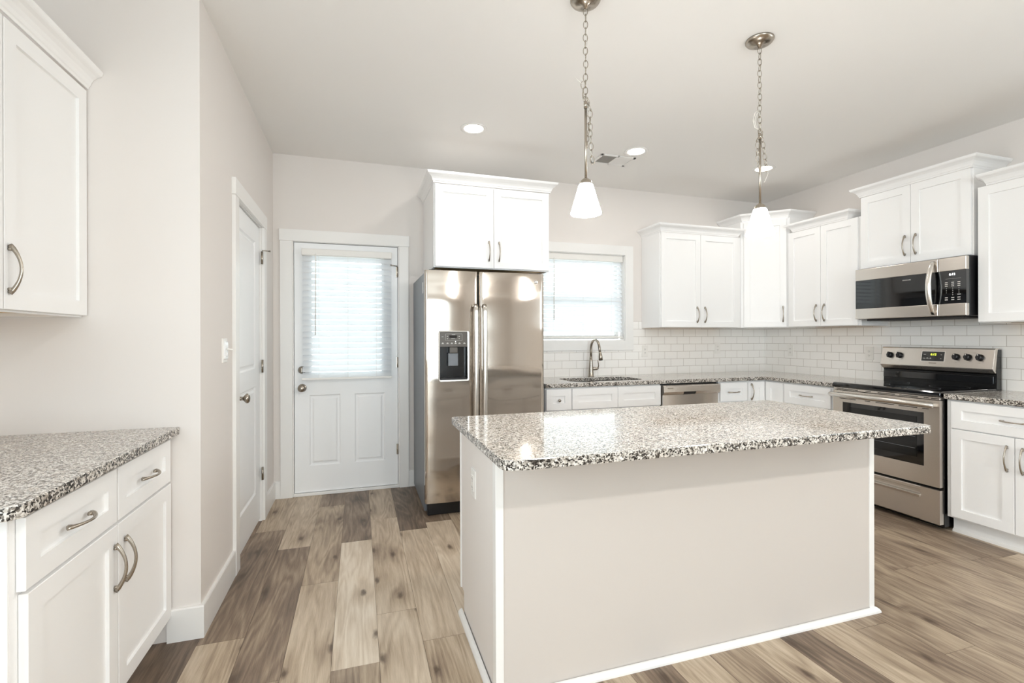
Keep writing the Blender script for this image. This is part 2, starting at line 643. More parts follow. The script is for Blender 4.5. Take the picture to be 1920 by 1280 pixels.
structure(wall_with_holes('wall_back', XL - 0.0, 0.0, 0, H,
          [(DX0, DX1, -1, DTOP), (WX0, WX1, WZ0, WZ1)], 0.0, 0.14).obj('wall_back', 'wall'))
RY0, RY1 = -5.7, -3.3
mb = MB()
mb.box(0, 0.12, YR, RY0, 0, H); mb.box(0, 0.12, RY1, 0.14, 0, H)
mb.box(0, 0.12, RY0, RY1, 0, 1.48); mb.box(0, 0.12, RY0, RY1, 2.26, H)
structure(mb.obj('wall_right', 'wall'))
# pantry wall (faces the kitchen), with the pantry door opening
PY0, PY1, PTOP = -1.225, -0.478, 2.075
mb = MB()
mb.box(XL - 0.11, XL, YA, PY0, 0, H)
mb.box(XL - 0.11, XL, PY1, 0.14, 0, H)
mb.box(XL - 0.11, XL, PY0, PY1, PTOP, H)
structure(mb.obj('wall_left', 'wall'))
structure(MB().box(XA - 0.12, XL - 0.11, YA, YA + 0.11, 0, H).obj('wall_alcove', 'wall'))
LY0, LY1, LZ0, LZ1 = -5.2, -3.2, 1.0, 2.2
mb = MB()
mb.box(XA - 0.12, XA, YR, LY0, 0, H); mb.box(XA - 0.12, XA, LY1, YA, 0, H)
mb.box(XA - 0.12, XA, LY0, LY1, 0, LZ0); mb.box(XA - 0.12, XA, LY0, LY1, LZ1, H)
structure(mb.obj('wall_far_left', 'wall'))
RX0, RX1, RZ0, RZ1 = -5.5, -2.6, 0.1, 2.4
structure(wall_with_holes('wall_rear', XA - 0.12, 0.12, 0, H, [(RX0, RX1, RZ0, RZ1)], YR - 0.12, YR).obj('wall_rear', 'wall'))
structure(MB().box(XA - 0.12, 0.12, YR - 0.12, 0.14, H, H + 0.1).obj('ceiling', 'ceil'))


def added_window(name, length, z0, z1, loc, rz, n):  # unseen window, added to give a fill light its opening
    w = empty(name, loc, rz)
    structure(w)
    fr = MB()
    for i in range(n):
        a = i * length / n; b = (i + 1) * length / n
        fr.box(a, a + 0.05, 0.02, 0.09, z0, z1); fr.box(b - 0.05, b, 0.02, 0.09, z0, z1)
        fr.box(a, b, 0.02, 0.09, z0, z0 + 0.05); fr.box(a, b, 0.02, 0.09, z1 - 0.05, z1)
        fr.box(a, b, 0.03, 0.08, (z0 + z1) / 2 - 0.02, (z0 + z1) / 2 + 0.02)
    fr.obj('window_frame', 'trim', w)
    cs = MB()
    cs.box(-0.09, 0, -0.018, 0, z0 - 0.09, z1 + 0.09); cs.box(length, length + 0.09, -0.018, 0, z0 - 0.09, z1 + 0.09)
    cs.box(0, length, -0.018, 0, z1, z1 + 0.09); cs.box(0, length, -0.03, 0, z0 - 0.09, z0)
    cs.obj('window_casing', 'trim', w)
    MB().box(0.02, length - 0.02, 0.05, 0.056, z0 + 0.02, z1 - 0.02).obj('window_pane', 'glass', w)


added_window('added_window_2', RX1 - RX0, RZ0, RZ1, (RX1, YR, 0), PI, 3)
added_window('added_window_3', LY1 - LY0, LZ0, LZ1, (XA, LY0, 0), PI / 2, 2)

added_window('added_window_4', RY1 - RY0, 1.48, 2.26, (0, RY1, 0), -PI / 2, 3)
# floor: every plank its own face with its own tone
PW = 0.1826
PLEN = 1.2245
FOFF = {-1: -1.52, 0: -0.710, 1: -1.039, 2: -0.316, 3: -1.050, 4: -1.933, 5: -0.972, 6: -0.876, 20: -2.388, 21: -1.940, 23: -2.455, 22: -1.2}
TONE = {(-1, 0): .2, (-1, 1): .13, (0, 0): .52, (0, 1): .27, (0, 2): .60, (1, 0): .58, (1, 1): .29, (1, 2): .34,
        (2, 0): .25, (2, 1): .47, (2, 2): .60, (3, 0): .22, (3, 1): .88, (3, 2): .40, (4, -1): .52, (4, 0): .60, (4, 1): .70,
        (5, 0): .16, (5, 1): .68, (5, 2): .55, (6, 0): .25, (6, 1): .74, (6, 2): .52}
ROWT = {8: .62, 9: .27, 10: .62, 11: .42, 12: .55, 13: .2, 14: .54, 15: .38, 16: .43, 17: .40, 18: .42, 19: .36, 22: .30}
TONE.update({(20, 0): .32, (20, 1): .38, (21, 0): .36, (21, 1): .42, (23, 0): .27, (23, 1): .66})
rnd = random.Random(3)
verts = []; faces = []; cols = []
for k in range(-5, 28):
    xa = XL + k * PW; xb = xa + PW
    xa_, xb_ = max(xa, XA - 0.1), min(xb, 0.1)
    if xa_ >= xb_: continue
    y_off = FOFF.get(k, -rnd.random() * PLEN)
    n = 0
    top = y_off + PLEN
    while top < 0.1:
        top += PLEN; n -= 1
    while top > YR - 0.1:
        bot = top - PLEN
        a, b = min(top, 0.12), max(bot, YR - 0.12)
        if a > b:
            t = TONE.get((k, n), ROWT.get(k) if (k in ROWT and b < -1.2) else None)
            if t is None: t = rnd.choice((.3, .42, .5, .55, .6, .7, .38))
            if k in ROWT and (k, n) not in TONE: t += rnd.uniform(-.03, .03)
            g1, g2 = rnd.random(), rnd.random()
            e = 0.0007
            i = len(verts)
            verts += [(xa_ + e, b + e, 0), (xb_ - e, b + e, 0), (xb_ - e, a - e, 0), (xa_ + e, a - e, 0)]
            faces.append((i, i + 1, i + 2, i + 3)); cols.append((t, g1, g2, 1))
            # bevel sides down into the joint
            verts += [(xa_, b, -0.0012), (xb_, b, -0.0012), (xb_, a, -0.0012), (xa_, a, -0.0012)]
            for q in range(4):
                faces.append((i + q, i + 4 + q, i + 4 + (q + 1) % 4, i + (q + 1) % 4)); cols.append((max(0, t - .35), g1, g2, 1))
        top = bot; n += 1
i = len(verts)
verts += [(XA - .1, YR - .1, -0.05), (.1, YR - .1, -0.05), (.1, .12, -0.05), (XA - .1, .12, -0.05)]
verts += [(XA - .1, YR - .1, -0.0013), (.1, YR - .1, -0.0013), (.1, .12, -0.0013), (XA - .1, .12, -0.0013)]
for f in ((3, 2, 1, 0), (4, 5, 6, 7), (0, 1, 5, 4), (1, 2, 6, 5), (2, 3, 7, 6), (3, 0, 4, 7)):
    faces.append(tuple(i + q for q in f)); cols.append((0.05, 0, 0, 1))
me = bpy.data.meshes.new('floor')
me.from_pydata(verts, [], faces)
ca = me.color_attributes.new('plank', 'FLOAT_COLOR', 'CORNER')
li = 0
for p_, c in zip(me.polygons, cols):
    for _ in p_.vertices:
        ca.data[li].color = c; li += 1
me.materials.append(M['floor'])
fl = bpy.data.objects.new('floor', me); COL.objects.link(fl)
structure(fl, 'grey brown oak look plank floor with mixed tones')

# baseboards: profile (offset, z)
BB = [(0, 0), (0.015, 0), (0.015, 0.134), (0.012, 0.140), (0, 0.140)]
# path direction chosen so that the right hand side is the room
structure(MB().sweep([(-5.095, YA), (XL, YA), (XL, PY0 - 0.09)][::1], BB).obj('baseboard_left', 'trim'))
structure(MB().sweep([(XL, PY1 + 0.09), (XL, 0), (DX0 - 0.095, 0)], BB).obj('baseboard_corner', 'trim'))
structure(MB().sweep([(DX1 + 0.085, 0), (-3.70, 0)], BB).obj('baseboard_back', 'trim'))
structure(MB().sweep([(0, -3.05), (0, YR), (XA, YR), (XA, -2.9)], BB).obj('baseboard_rear', 'trim'))


# ---------------------------------------------------------------- hardware
def pull_mesh(L=0.128, out=0.030):
    mb = MB()
    n = 19
    pts = []; rad = []
    for i in range(n):
        s = i / (n - 1)
        z = (s - 0.5) * (L + 0.022)
        y = -0.003 - out * max(0.0, math.sin(PI * s)) ** 0.75
        pts.append((0, y, z))
        e = abs(2 * s - 1)
        rad.append(0.0050 + 0.0038 * e ** 3)
    mb.tube(pts, rad, 10, flat=0.75)
    for sgn in (-1, 1):
        z = sgn * L / 2
        mb.tube([(0, 0.0, z), (0, -0.010, z - sgn * 0.001)], [0.0062, 0.0052], 10)
    return mb


_pull = {}


def pull(parent, x, y, z, vertical=True, L=0.128):
    """arched pull centred at x,z on a face at local y"""
    key = round(L, 3)
    if key not in _pull:
        o = pull_mesh(L).obj('handle', 'nickel', parent)
        _pull[key] = o.data
    else:
        o = bpy.data.objects.new('handle', _pull[key])
        COL.objects.link(o)
        o.parent = parent
    o.location = (x, y, z)
    o.rotation_euler = (0, 0 if vertical else PI / 2, 0)
    return o


def shaker_mb(w, h, t=0.019, rail=0.057, rec=0.010):
    """front faces -y; back at y=0; origin at lower left"""
    mb = MB()
    c = 0.0015
    def ring(ix, iz, y):
        return [(ix, y, iz), (w - ix, y, iz), (w - ix, y, h - iz), (ix, y, h - iz)]
    r = min(rail, h * 0.34, w * 0.34)
    rs = [ring(0, 0, 0), ring(0, 0, -t + c), ring(c, c, -t), ring(r, r, -t), ring(r + 0.001, r + 0.001, -t + rec)]
    mb.rings(rs)
    return mb


def knob_mb(y=0.0, r=0.013):
    return MB().lathe([(0.005, y), (0.005, y - 0.012), (r * .8, y - 0.015), (r, y - 0.020), (r * .85, y - 0.026), (0.003, y - 0.028)],
                      axis='y', seg=20)


CROWN = [(0, 0), (0.004, 0.0), (0.006, 0.010), (0.010, 0.014), (0.014, 0.026), (0.022, 0.040), (0.034, 0.050),
         (0.046, 0.056), (0.050, 0.060), (0.054, 0.070), (0.054, 0.076), (0, 0.076)]


def crown_prof(z, s=1.0):
    return [(o * s, z + h * s) for o, h in CROWN]


def carcass(w, d, z0, z1, hollow=0.0):
    """box from wall (y=0) to face frame (y=-d); hollow > 0 leaves a recess under it"""
    mb = MB()
    mb.box(0, w, -d, -0.003, z0 + hollow, z1)
    if hollow:
        mb.box(0, 0.018, -d, -0.003, z0, z0 + hollow)
        mb.box(w - 0.018, w, -d, -0.003, z0, z0 + hollow)
        mb.box(0.018, w - 0.018, -d, -d + 0.02, z0, z0 + hollow)
    return mb


def cabinet(name, label, loc, rz, w, d, z0, z1, fronts, crown=None, toe=None, group=None, cat='cabinet', hollow=0.018, opentop=False):
    """fronts: (kind, x, z, w, h, handle) with handle = None | ('v'|'h'|'k', x, z)"""
    t = empty(name, loc, rz)
    tag(t, label, cat, group)
    if toe:
        if opentop:
            cb = MB().box(0, 0.018, -d, -0.003, z0, z1).box(w - 0.018, w, -d, -0.003, z0, z1).box(0.018, w - 0.018, -d, -d + 0.018, z0, z1)
            cb.box(0.018, w - 0.018, -0.012, -0.003, z0, z1).box(0.018, w - 0.018, -d + 0.018, -0.012, z0, z0 + 0.018)
        else:
            cb = carcass(w, d, z0, z1, 0)
        cb.obj('body', 'cab', t, bevel=0.001, seg=1)
        MB().box(0.0, w, -d + 0.06, -0.02, 0, z0).obj('toe_kick', 'cab', t)
    else:
        carcass(w, d, z0, z1, hollow).obj('body', 'cab', t, bevel=0.001, seg=1)
        MB().box(0.019, w - 0.019, -d + 0.021, -0.002, z0 + hollow - 0.004, z0 + hollow - 0.0005).obj('underside', 'plywood', t)['label'] = 'bare plywood underside'
    for kind, x, z, fw_, fh, hd in fronts:
        o = shaker_mb(fw_, fh).obj(kind, 'cab', t, loc=(x, -d - 0.001, z))
        if hd:
            k, hx, hz = hd
            if k == 'k':
                kb = knob_mb().obj('knob', 'nickel', o)
                kb.location = (hx - x, -0.013, hz - z)
            else:
                pull(o, hx - x, -0.019, hz - z, k == 'v', 0.128 if k == 'v' else 0.105)
    if crown:
        MB().sweep(crown, crown_prof(z1 - 0.004)).obj('crown_moulding', 'cab', t)
    return t


# ---------------------------------------------------------------- upper cabinets
UZ = 1.383
# above the fridge
cabinet('wall_cabinet', 'deep white two door cabinet above the stainless refrigerator', (-3.775, 0, 0), 0, 0.945, 0.602, 1.828, 2.470,
        [('door', 0.010, 1.834, 0.459, 0.627, ('v', 0.430, 1.965)), ('door', 0.473, 1.834, 0.461, 0.627, ('v', 0.512, 1.965))],
        crown=[(0, -0.004), (0, -0.622), (0.945, -0.622), (0.945, -0.004)])
# left of the corner on the back wall
cabinet('wall_cabinet', 'white two door wall cabinet to the right of the sink window', (-1.575, 0, 0), 0, 0.955, 0.312, UZ, 2.298,
        [('door', 0.006, UZ + 0.005, 0.447, 0.905, ('v', 0.410, 1.508)), ('door', 0.456, UZ + 0.005, 0.452, 0.905, ('v', 0.500, 1.508))],
        crown=[(0, -0.004), (0, -0.332), (0.902, -0.332), (0.902, -0.30)])
# diagonal corner cabinet
CZ1 = 2.455
t = empty('corner_cabinet', (0, 0, UZ))
tag(t, 'tall white diagonal corner wall cabinet with one door', 'cabinet')
poly = [(-0.004, -0.004), (-0.612, -0.004), (-0.612, -0.305), (-0.305, -0.612), (-0.004, -0.612)]
MB().prism(poly, 0.0, CZ1 - UZ).obj('body', 'cab', t, bevel=0.001, seg=1)
MB().sweep([(-0.598, -0.004), (-0.598, -0.314), (-0.314, -0.598), (-0.004, -0.598)], crown_prof(CZ1 - UZ - 0.004)).obj('crown_moulding', 'cab', t)
dd = shaker_mb(0.376, 1.055).obj('door', 'cab', t)
a = -PI / 4
ux, uy = math.cos(a), math.sin(a)
sx0 = -0.612 + ux * 0.030 - 0.0008
sy0 = -0.305 + uy * 0.030 - 0.0008
dd.location = (sx0, sy0, 0.005)
dd.rotation_euler = (0, 0, a)
pull(dd, 0.345, -0.019, 0.125, True)
# right wall, between corner and microwave
cabinet('wall_cabinet', 'white two door wall cabinet between the corner cabinet and the microwave', (0, -0.615, 0), -PI / 2, 0.705, 0.312, UZ, 2.298,
        [('door', 0.006, UZ + 0.005, 0.338, 0.905, ('v', 0.306, 1.508)), ('door', 0.347, UZ + 0.005, 0.338, 0.905, ('v', 0.386, 1.508))],
        crown=[(0.060, -0.30), (0.060, -0.332), (0.600, -0.332), (0.600, -0.004)])
# above the microwave
cabinet('wall_cabinet', 'short white two door cabinet directly above the microwave', (0, -1.324, 0), -PI / 2, 0.768, 0.312, 1.846, 2.448,
        [('door', 0.006, 1.851, 0.376, 0.592, ('v', 0.346, 1.985)), ('door', 0.385, 1.851, 0.376, 0.592, ('v', 0.421, 1.985))],
        crown=[(0, -0.004), (0, -0.332), (0.768, -0.332), (0.768, -0.004)])
# far right
cabinet('wall_cabinet', 'white wall cabinet cut by the right edge, right of the microwave', (0, -2.118, 0), -PI / 2, 0.914, 0.312, UZ, 2.298,
        [('door', 0.006, UZ + 0.005, 0.448, 0.905, ('v', 0.415, 1.508)), ('door', 0.458, UZ + 0.005, 0.448, 0.905, ('v', 0.500, 1.508))],
        crown=[(0.035, -0.28), (0.058, -0.332), (0.914, -0.332), (0.914, -0.004)])
# left upper in the alcove (faces +x): local x runs from -y to +y
cabinet('wall_cabinet', 'white wall cabinet hanging in the left foreground above the granite counter', (XA, -2.835, 0), PI / 2, 0.967, 0.300, 1.378, 2.312,
        [('door', 0.006, 1.385, 0.470, 0.915, ('v', 0.350, 1.512)), ('door', 0.482, 1.385, 0.480, 0.915, ('v', 0.500, 1.512))],
        crown=[(0, -0.004), (0, -0.320), (0.967, -0.320)])


# ---------------------------------------------------------------- base cabinets
BT = 0.876
BD = 0.61
# narrow one next to the fridge
cabinet('base_cabinet', 'narrow white base cabinet with a round knob beside the refrigerator', (-2.872, 0, 0), 0, 0.230, BD, 0.1, BT,
        [('drawer', 0.004, 0.695, 0.222, 0.172, ('k', 0.115, 0.775)), ('door', 0.004, 0.115, 0.222, 0.572, ('v', 0.190, 0.60))], toe=True)
cabinet('sink_cabinet', 'white sink base cabinet with two false drawer fronts under the sink', (-2.641, 0, 0), 0, 0.858, BD, 0.1, BT,
        [('false_front', 0.004, 0.695, 0.424, 0.172, None), ('false_front', 0.431, 0.695, 0.423, 0.172, None),
         ('door', 0.004, 0.115, 0.424, 0.572, ('v', 0.390, 0.60)), ('door', 0.431, 0.115, 0.423, 0.572, ('v', 0.465, 0.60))], toe=True, opentop=True)
cabinet('base_cabinet', 'white base cabinet with one small drawer right of the dishwasher', (-1.158, 0, 0), 0, 0.322, BD, 0.1, BT,
        [('drawer', 0.010, 0.695, 0.305, 0.172, ('h', 0.160, 0.779)), ('door', 0.010, 0.115, 0.305, 0.572, ('v', 0.050, 0.60))], toe=True)
# corner base: two leaf door in the inner corner
t = empty('corner_base_cabinet', (0, 0, 0))
tag(t, 'white corner base cabinet with a folding two leaf door', 'cabinet')
MB().prism([(-0.004, -0.004), (-0.834, -0.004), (-0.834, -BD), (-BD, -BD), (-BD, -0.834), (-0.004, -0.834)], 0.1, BT).obj('body', 'cab', t)
MB().prism([(-0.02, -0.02), (-0.834, -0.02), (-0.834, -BD + 0.06), (-BD + 0.06, -BD + 0.06), (-BD + 0.06, -0.834), (-0.02, -0.834)], 0, 0.1).obj('toe_kick', 'cab', t)
d1 = shaker_mb(0.190, 0.752).obj('door', 'cab', t, loc=(-0.826, -BD - 0.001, 0.115))
pull(d1, 0.030, -0.019, 0.660, True)
d2 = shaker_mb(0.190, 0.752).obj('door', 'cab', t, loc=(-BD - 0.001, -0.634, 0.115))
d2.rotation_euler = (0, 0, -PI / 2)
cabinet('base_cabinet', 'white base cabinet with one drawer left of the range', (0, -0.836, 0), -PI / 2, 0.484, BD, 0.1, BT,
        [('drawer', 0.008, 0.695, 0.452, 0.172, ('h', 0.235, 0.778)), ('door', 0.008, 0.115, 0.225, 0.572, ('v', 0.20, 0.60)), ('door', 0.236, 0.115, 0.224, 0.572, ('v', 0.265, 0.60))], toe=True)
cabinet('base_cabinet', 'white base cabinet with a wide drawer and two doors right of the range', (0, -2.106, 0), -PI / 2, 0.914, BD, 0.105, BT,
        [('drawer', 0.030, 0.695, 0.854, 0.174, ('h', 0.352, 0.781)), ('door', 0.030, 0.118, 0.320, 0.570, ('v', 0.318, 0.56)),
         ('door', 0.354, 0.118, 0.320, 0.570, ('v', 0.390, 0.56)), ('door', 0.678, 0.118, 0.206, 0.570, None)], toe=True)
t_ = bpy.data.objects['base_cabinet.003'] if 'base_cabinet.003' in bpy.data.objects else None
structure(MB().sweep([(-BD + 0.06, -2.106), (-BD + 0.06, -3.02)], [(0, 0), (0.014, 0), (0.012, 0.012), (0.004, 0.02), (0, 0.02)]).obj('trim_1', 'trim'))
# left foreground base cabinet
LB = 0.965
cabinet('base_cabinet', 'white base cabinet with two drawers and two doors in the left foreground', (XA, -2.835, 0), PI / 2, LB, 0.592, 0.1, BT,
        [('drawer', 0.022, 0.688, 0.456, 0.176, ('h', 0.250, 0.776)), ('drawer', 0.489, 0.688, 0.464, 0.176, ('h', 0.725, 0.776)),
         ('door', 0.030, 0.112, 0.452, 0.566, ('v', 0.458, 0.545)), ('door', 0.488, 0.112, 0.470, 0.566, ('v', 0.530, 0.545))], toe=True)
lb = [o for o in bpy.data.objects if o.name.startswith('base_cabinet') and o.get('label', '').endswith('left foreground')][0]
ep = MB()
ep.box(-0.006, 0.0, -0.592, -0.545, 0.0, BT); ep.box(-0.006, 0.0, -0.05, -0.002, 0.0, BT)
ep.box(-0.006, 0.0, -0.545, -0.05, 0.80, BT); ep.box(-0.006, 0.0, -0.545, -0.05, 0.0, 0.12)
ep.obj('end_panel_frame', 'cab', lb, bevel=0.001, seg=1)


# ---------------------------------------------------------------- counters
def rounded(poly_r, n=6):
    """poly_r: list of (x, y, r) CCW -> list of points with rounded corners"""
    out = []
    m = len(poly_r)
    for i, (x, y, r) in enumerate(poly_r):
        if r <= 0:
            out.append((x, y)); continue
        p = Vector((x, y)); a = Vector(poly_r[i - 1][:2]); b = Vector(poly_r[(i + 1) % m][:2])
        da = (a - p).normalized(); db = (b - p).normalized()
        p0 = p + da * r; p1 = p + db * r
        c = p + (da + db) * r
        a0 = math.atan2(p0.y - c.y, p0.x - c.x); a1 = math.atan2(p1.y - c.y, p1.x - c.x)
        d = a1 - a0
        while d > PI: d -= 2 * PI
        while d < -PI: d += 2 * PI
        for k in range(n):
            q = a0 + d * k / (n - 1)
            out.append((c.x + r * math.cos(q), c.y + r * math.sin(q)))
    return out


CT = 0.914
CB = 0.881


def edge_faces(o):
    o.data.materials.append(M['granite_edge_shaded'])
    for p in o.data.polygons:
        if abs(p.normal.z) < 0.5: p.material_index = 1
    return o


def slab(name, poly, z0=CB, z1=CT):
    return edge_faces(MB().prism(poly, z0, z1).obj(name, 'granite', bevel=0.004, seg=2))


# left foreground counter
o = slab('granite_countertop', rounded([(XA + 0.002, -2.895, 0), (-5.050, -2.895, 0.035), (-5.050, YA - 0.001, 0), (XA + 0.002, YA - 0.001, 0)]))
tag(o, 'speckled granite countertop on the cabinet in the left foreground', 'countertop')
# island counter
o = slab('granite_countertop', rounded([(-3.899, -2.862, 0.045), (-1.991, -2.862, 0.03), (-1.991, -1.986, 0.02), (-3.899, -1.986, 0.02)]))
tag(o, 'large speckled granite top overhanging the kitchen island', 'countertop')
# right of the range
o = slab('granite_countertop', rounded([(-0.0095, -2.102, 0), (-0.0095, -3.03, 0), (-0.645, -3.03, 0), (-0.645, -2.102, 0.008)][::-1]))
tag(o, 'speckled granite countertop right of the range', 'countertop')
# L shaped run with the sink cut-out, built as a face with a hole
def l_counter():
    outer = [(-2.878, -0.010), (-2.878, -0.645), (-0.650, -0.645), (-0.645, -0.650), (-0.645, -1.331), (-0.010, -1.331), (-0.010, -0.010)]
    hole = rounded([(-2.590, -0.550, 0.09), (-1.885, -0.550, 0.09), (-1.885, -0.175, 0.09), (-2.590, -0.175, 0.09)], 7)
    bm = bmesh.new()
    def loop(pts, z):
        vs = [bm.verts.new((x, y, z)) for x, y in pts]
        es = [bm.edges.new((vs[i], vs[(i + 1) % len(vs)])) for i in range(len(vs))]
        return vs, es
    vo, eo = loop(outer, CT); vh, eh = loop(hole, CT)
    bmesh.ops.triangle_fill(bm, use_beauty=True, use_dissolve=False, edges=eo + eh)
    r = bmesh.ops.extrude_face_region(bm, geom=list(bm.faces))
    vs = [g for g in r['geom'] if isinstance(g, bmesh.types.BMVert)]
    bmesh.ops.translate(bm, verts=vs, vec=(0, 0, CB - CT))
    bmesh.ops.recalc_face_normals(bm, faces=bm.faces)
    me = bpy.data.meshes.new('granite_countertop')
    bm.to_mesh(me); bm.free()
    me.materials.append(M['granite'])
    o = bpy.data.objects.new('granite_countertop', me); COL.objects.link(o)
    b = o.modifiers.new('bevel', 'BEVEL'); b.width = 0.004; b.segments = 2; b.limit_method = 'ANGLE'; b.angle_limit = math.radians(50)
    return o


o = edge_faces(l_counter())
tag(o, 'L shaped speckled granite countertop along the back wall with the sink cut into it', 'countertop')

# sink bowl
t = empty('sink', (-2.2375, -0.3625, 0.0))
tag(t, 'stainless undermount sink set in the back wall countertop', 'sink')
def rrect(hx, hy, r, z, n=7):
    return [(x, y, z) for x, y in rounded([(-hx, -hy, r), (hx, -hy, r), (hx, hy, r), (-hx, hy, r)], n)]
MB().rings([rrect(.372, .207, .09, 0.8805), rrect(.358, .193, .09, 0.8805), rrect(.352, .187, .085, 0.86), rrect(.345, .18, .08, 0.72),
            rrect(.32, .155, .07, 0.70), rrect(.05, .05, .045, 0.693)], smooth=True, cap0=False).obj('bowl', 'sinksteel', t)
MB().lathe([(0.045, 0.694), (0.04, 0.698), (0.02, 0.696), (0.004, 0.697)], seg=24).obj('drain', 'chrome', t)

# faucet
t = empty('faucet', (-2.195, -0.095, CT))
tag(t, 'brushed nickel gooseneck faucet standing behind the sink', 'faucet')
MB().lathe([(0.030, 0), (0.030, 0.006), (0.026, 0.012), (0.024, 0.05), (0.020, 0.10), (0.0155, 0.15), (0.013, 0.19)], seg=24).obj('base', 'nickel', t)
pts = [(0, 0, 0.17), (0, 0, 0.25)]
for k in range(1, 13):
    a = PI * k / 12 * 0.93
    pts.append((0, -0.086 + 0.086 * math.cos(a), 0.262 + 0.092 * math.sin(a)))
pts.append((0, -0.182, 0.232))
MB().tube(pts, 0.0115, 14).obj('spout', 'nickel', t)
MB().tube([(0, -0.180, 0.245), (0, -0.186, 0.225), (0, -0.192, 0.200), (0, -0.197, 0.165)], [0.0115, 0.015, 0.0185, 0.019], 16).obj('spray_head', 'nickel', t)
MB().tube([(0, -0.197, 0.166), (0, -0.1975, 0.163)], [0.016, 0.016], 16).obj('nozzle', 'blackplastic', t)
MB().tube([(0.010, 0, 0.075), (0.060, 0, 0.075), (0.078, 0, 0.079)], [0.0165, 0.0145, 0.010], 14).obj('valve', 'nickel', t)
MB().tube([(0.074, 0, 0.078), (0.080, -0.003, 0.10), (0.074, -0.008, 0.13), (0.068, -0.012, 0.155)], [0.0055, 0.0055, 0.005, 0.0055], 10).obj('lever', 'nickel', t)

# ---------------------------------------------------------------- tile
TZ = UZ + 0.0
mb = MB()
mb.box(-2.86, -0.009, -0.008, -0.0005, CT - 0.001, 1.160)
mb.box(-1.678, -0.009, -0.008, -0.0005, 1.160, UZ - 0.001)
mb.box(-1.678, -1.578, -0.008, -0.0005, UZ - 0.001, 1.452)
tag(mb.obj('tile_backsplash', 'tile_back'), 'white subway tile backsplash on the back wall beside the window', 'backsplash')
mb = MB()
mb.box(-0.008, -0.0005, -1.32, -0.0005, CT - 0.001, UZ - 0.001)
mb.box(-0.008, -0.0005, -2.098, -1.336, CT - 0.4, 1.43)
mb.box(-0.008, -0.0005, -1.336, -1.32, CT - 0.001, 1.43)
mb.box(-0.008, -0.0005, -2.118, -2.098, CT - 0.001, 1.43)
mb.box(-0.008, -0.0005, -3.03, -2.118, CT - 0.001, UZ - 0.001)
tag(mb.obj('tile_backsplash', 'tile_right'), 'white subway tile backsplash on the right wall behind the range', 'backsplash')


def rplate(w, h, t, mbd=None):
    mb = mbd or MB()
    c = 0.002
    def r(i, y): return [(-w / 2 + i, y, -h / 2 + i), (w / 2 - i, y, -h / 2 + i), (w / 2 - i, y, h / 2 - i), (-w / 2 + i, y, h / 2 - i)]
    return mb.rings([r(0, 0), r(0, -t + c), r(c, -t)])


def outlet(label, loc, rz, style='duplex', group=None):
    t = empty('outlet', loc, rz)
    tag(t, label, 'outlet', group)
    rplate(0.072, 0.117, 0.006).obj('cover_plate', 'whiteplastic', t)
    f = MB().box(-0.0165, 0.0165, -0.0085, -0.005, -0.033, 0.033)
    f.obj('receptacle', 'whiteplastic', t, bevel=0.001, seg=1)
    s = MB()
    for z in (-0.018, 0.018):
        s.box(-0.0075, -0.0055, -0.0088, -0.008, z - 0.004, z + 0.006)
        s.box(0.0055, 0.0075, -0.0088, -0.008, z - 0.003, z + 0.005)
        s.box(-0.002, 0.002, -0.0088, -0.008, z - 0.011, z - 0.008)
    s.obj('slots', 'slot', t)
    return t


outlet('white outlet in the tile between the window and the wall cabinet', (-1.545, -0.008, 1.150), 0)
outlet('white outlet in the back wall tile above the dishwasher', (-0.646, -0.008, 1.172), 0)
outlet('white outlet in the right wall tile nearest the corner', (-0.008, -0.352, 1.148), -PI / 2)
outlet('white outlet in the right wall tile just left of the range', (-0.008, -1.168, 1.143), -PI / 2)


# ---------------------------------------------------------------- island
t = empty('kitchen_island', (-3.858, -1.992, 0))
tag(t, 'kitchen island with beige painted panels below a granite top', 'kitchen island')
IW = 1.850   # x extent
IDp = 0.628  # y extent
mb = MB()
mb.box(0.022, IW - 0.02, -IDp + 0.014, -0.055, 0.0, CB - 0.001)
mb.box(0.012, IW - 0.012, -0.10, -0.02, 0.105, CB - 0.001)
mb.obj('body', 'cab', t)
MB().box(0.03, IW - 0.03, -IDp, -IDp + 0.013, 0, CB - 0.002).obj('front_panel', 'island', t)
mb = MB().box(0.006, 0.021, -IDp + 0.035, -0.062, 0, CB - 0.002)
mb.box(0.006, 0.021, -0.0625, -0.012, 0.105, CB - 0.002)
mb.obj('end_panel', 'wall', t)
mb = MB().box(IW - 0.020, IW - 0.006, -IDp + 0.035, -0.062, 0, CB - 0.002)
mb.obj('end_panel', 'wall', t)
for a0, a1 in ((0.0, 0.030), (IW - 0.030, IW)):
    MB().box(a0, a1, -IDp - 0.004, -IDp + 0.036, 0, CB - 0.0015).obj('corner_post', 'trim', t, bevel=0.002)
MB().box(0.0, 0.022, -0.016, 0.0, 0.105, CB - 0.002).obj('edge_strip', 'trim', t, bevel=0.001, seg=1)
SH = [(0, 0), (0.019, 0), (0.018, 0.008), (0.013, 0.016), (0.006, 0.021), (0, 0.022)]
MB().sweep([(0.0, -0.045), (0.0, -IDp - 0.004), (IW, -IDp - 0.004), (IW, -0.06)], SH).obj('shoe_moulding', 'trim', t)
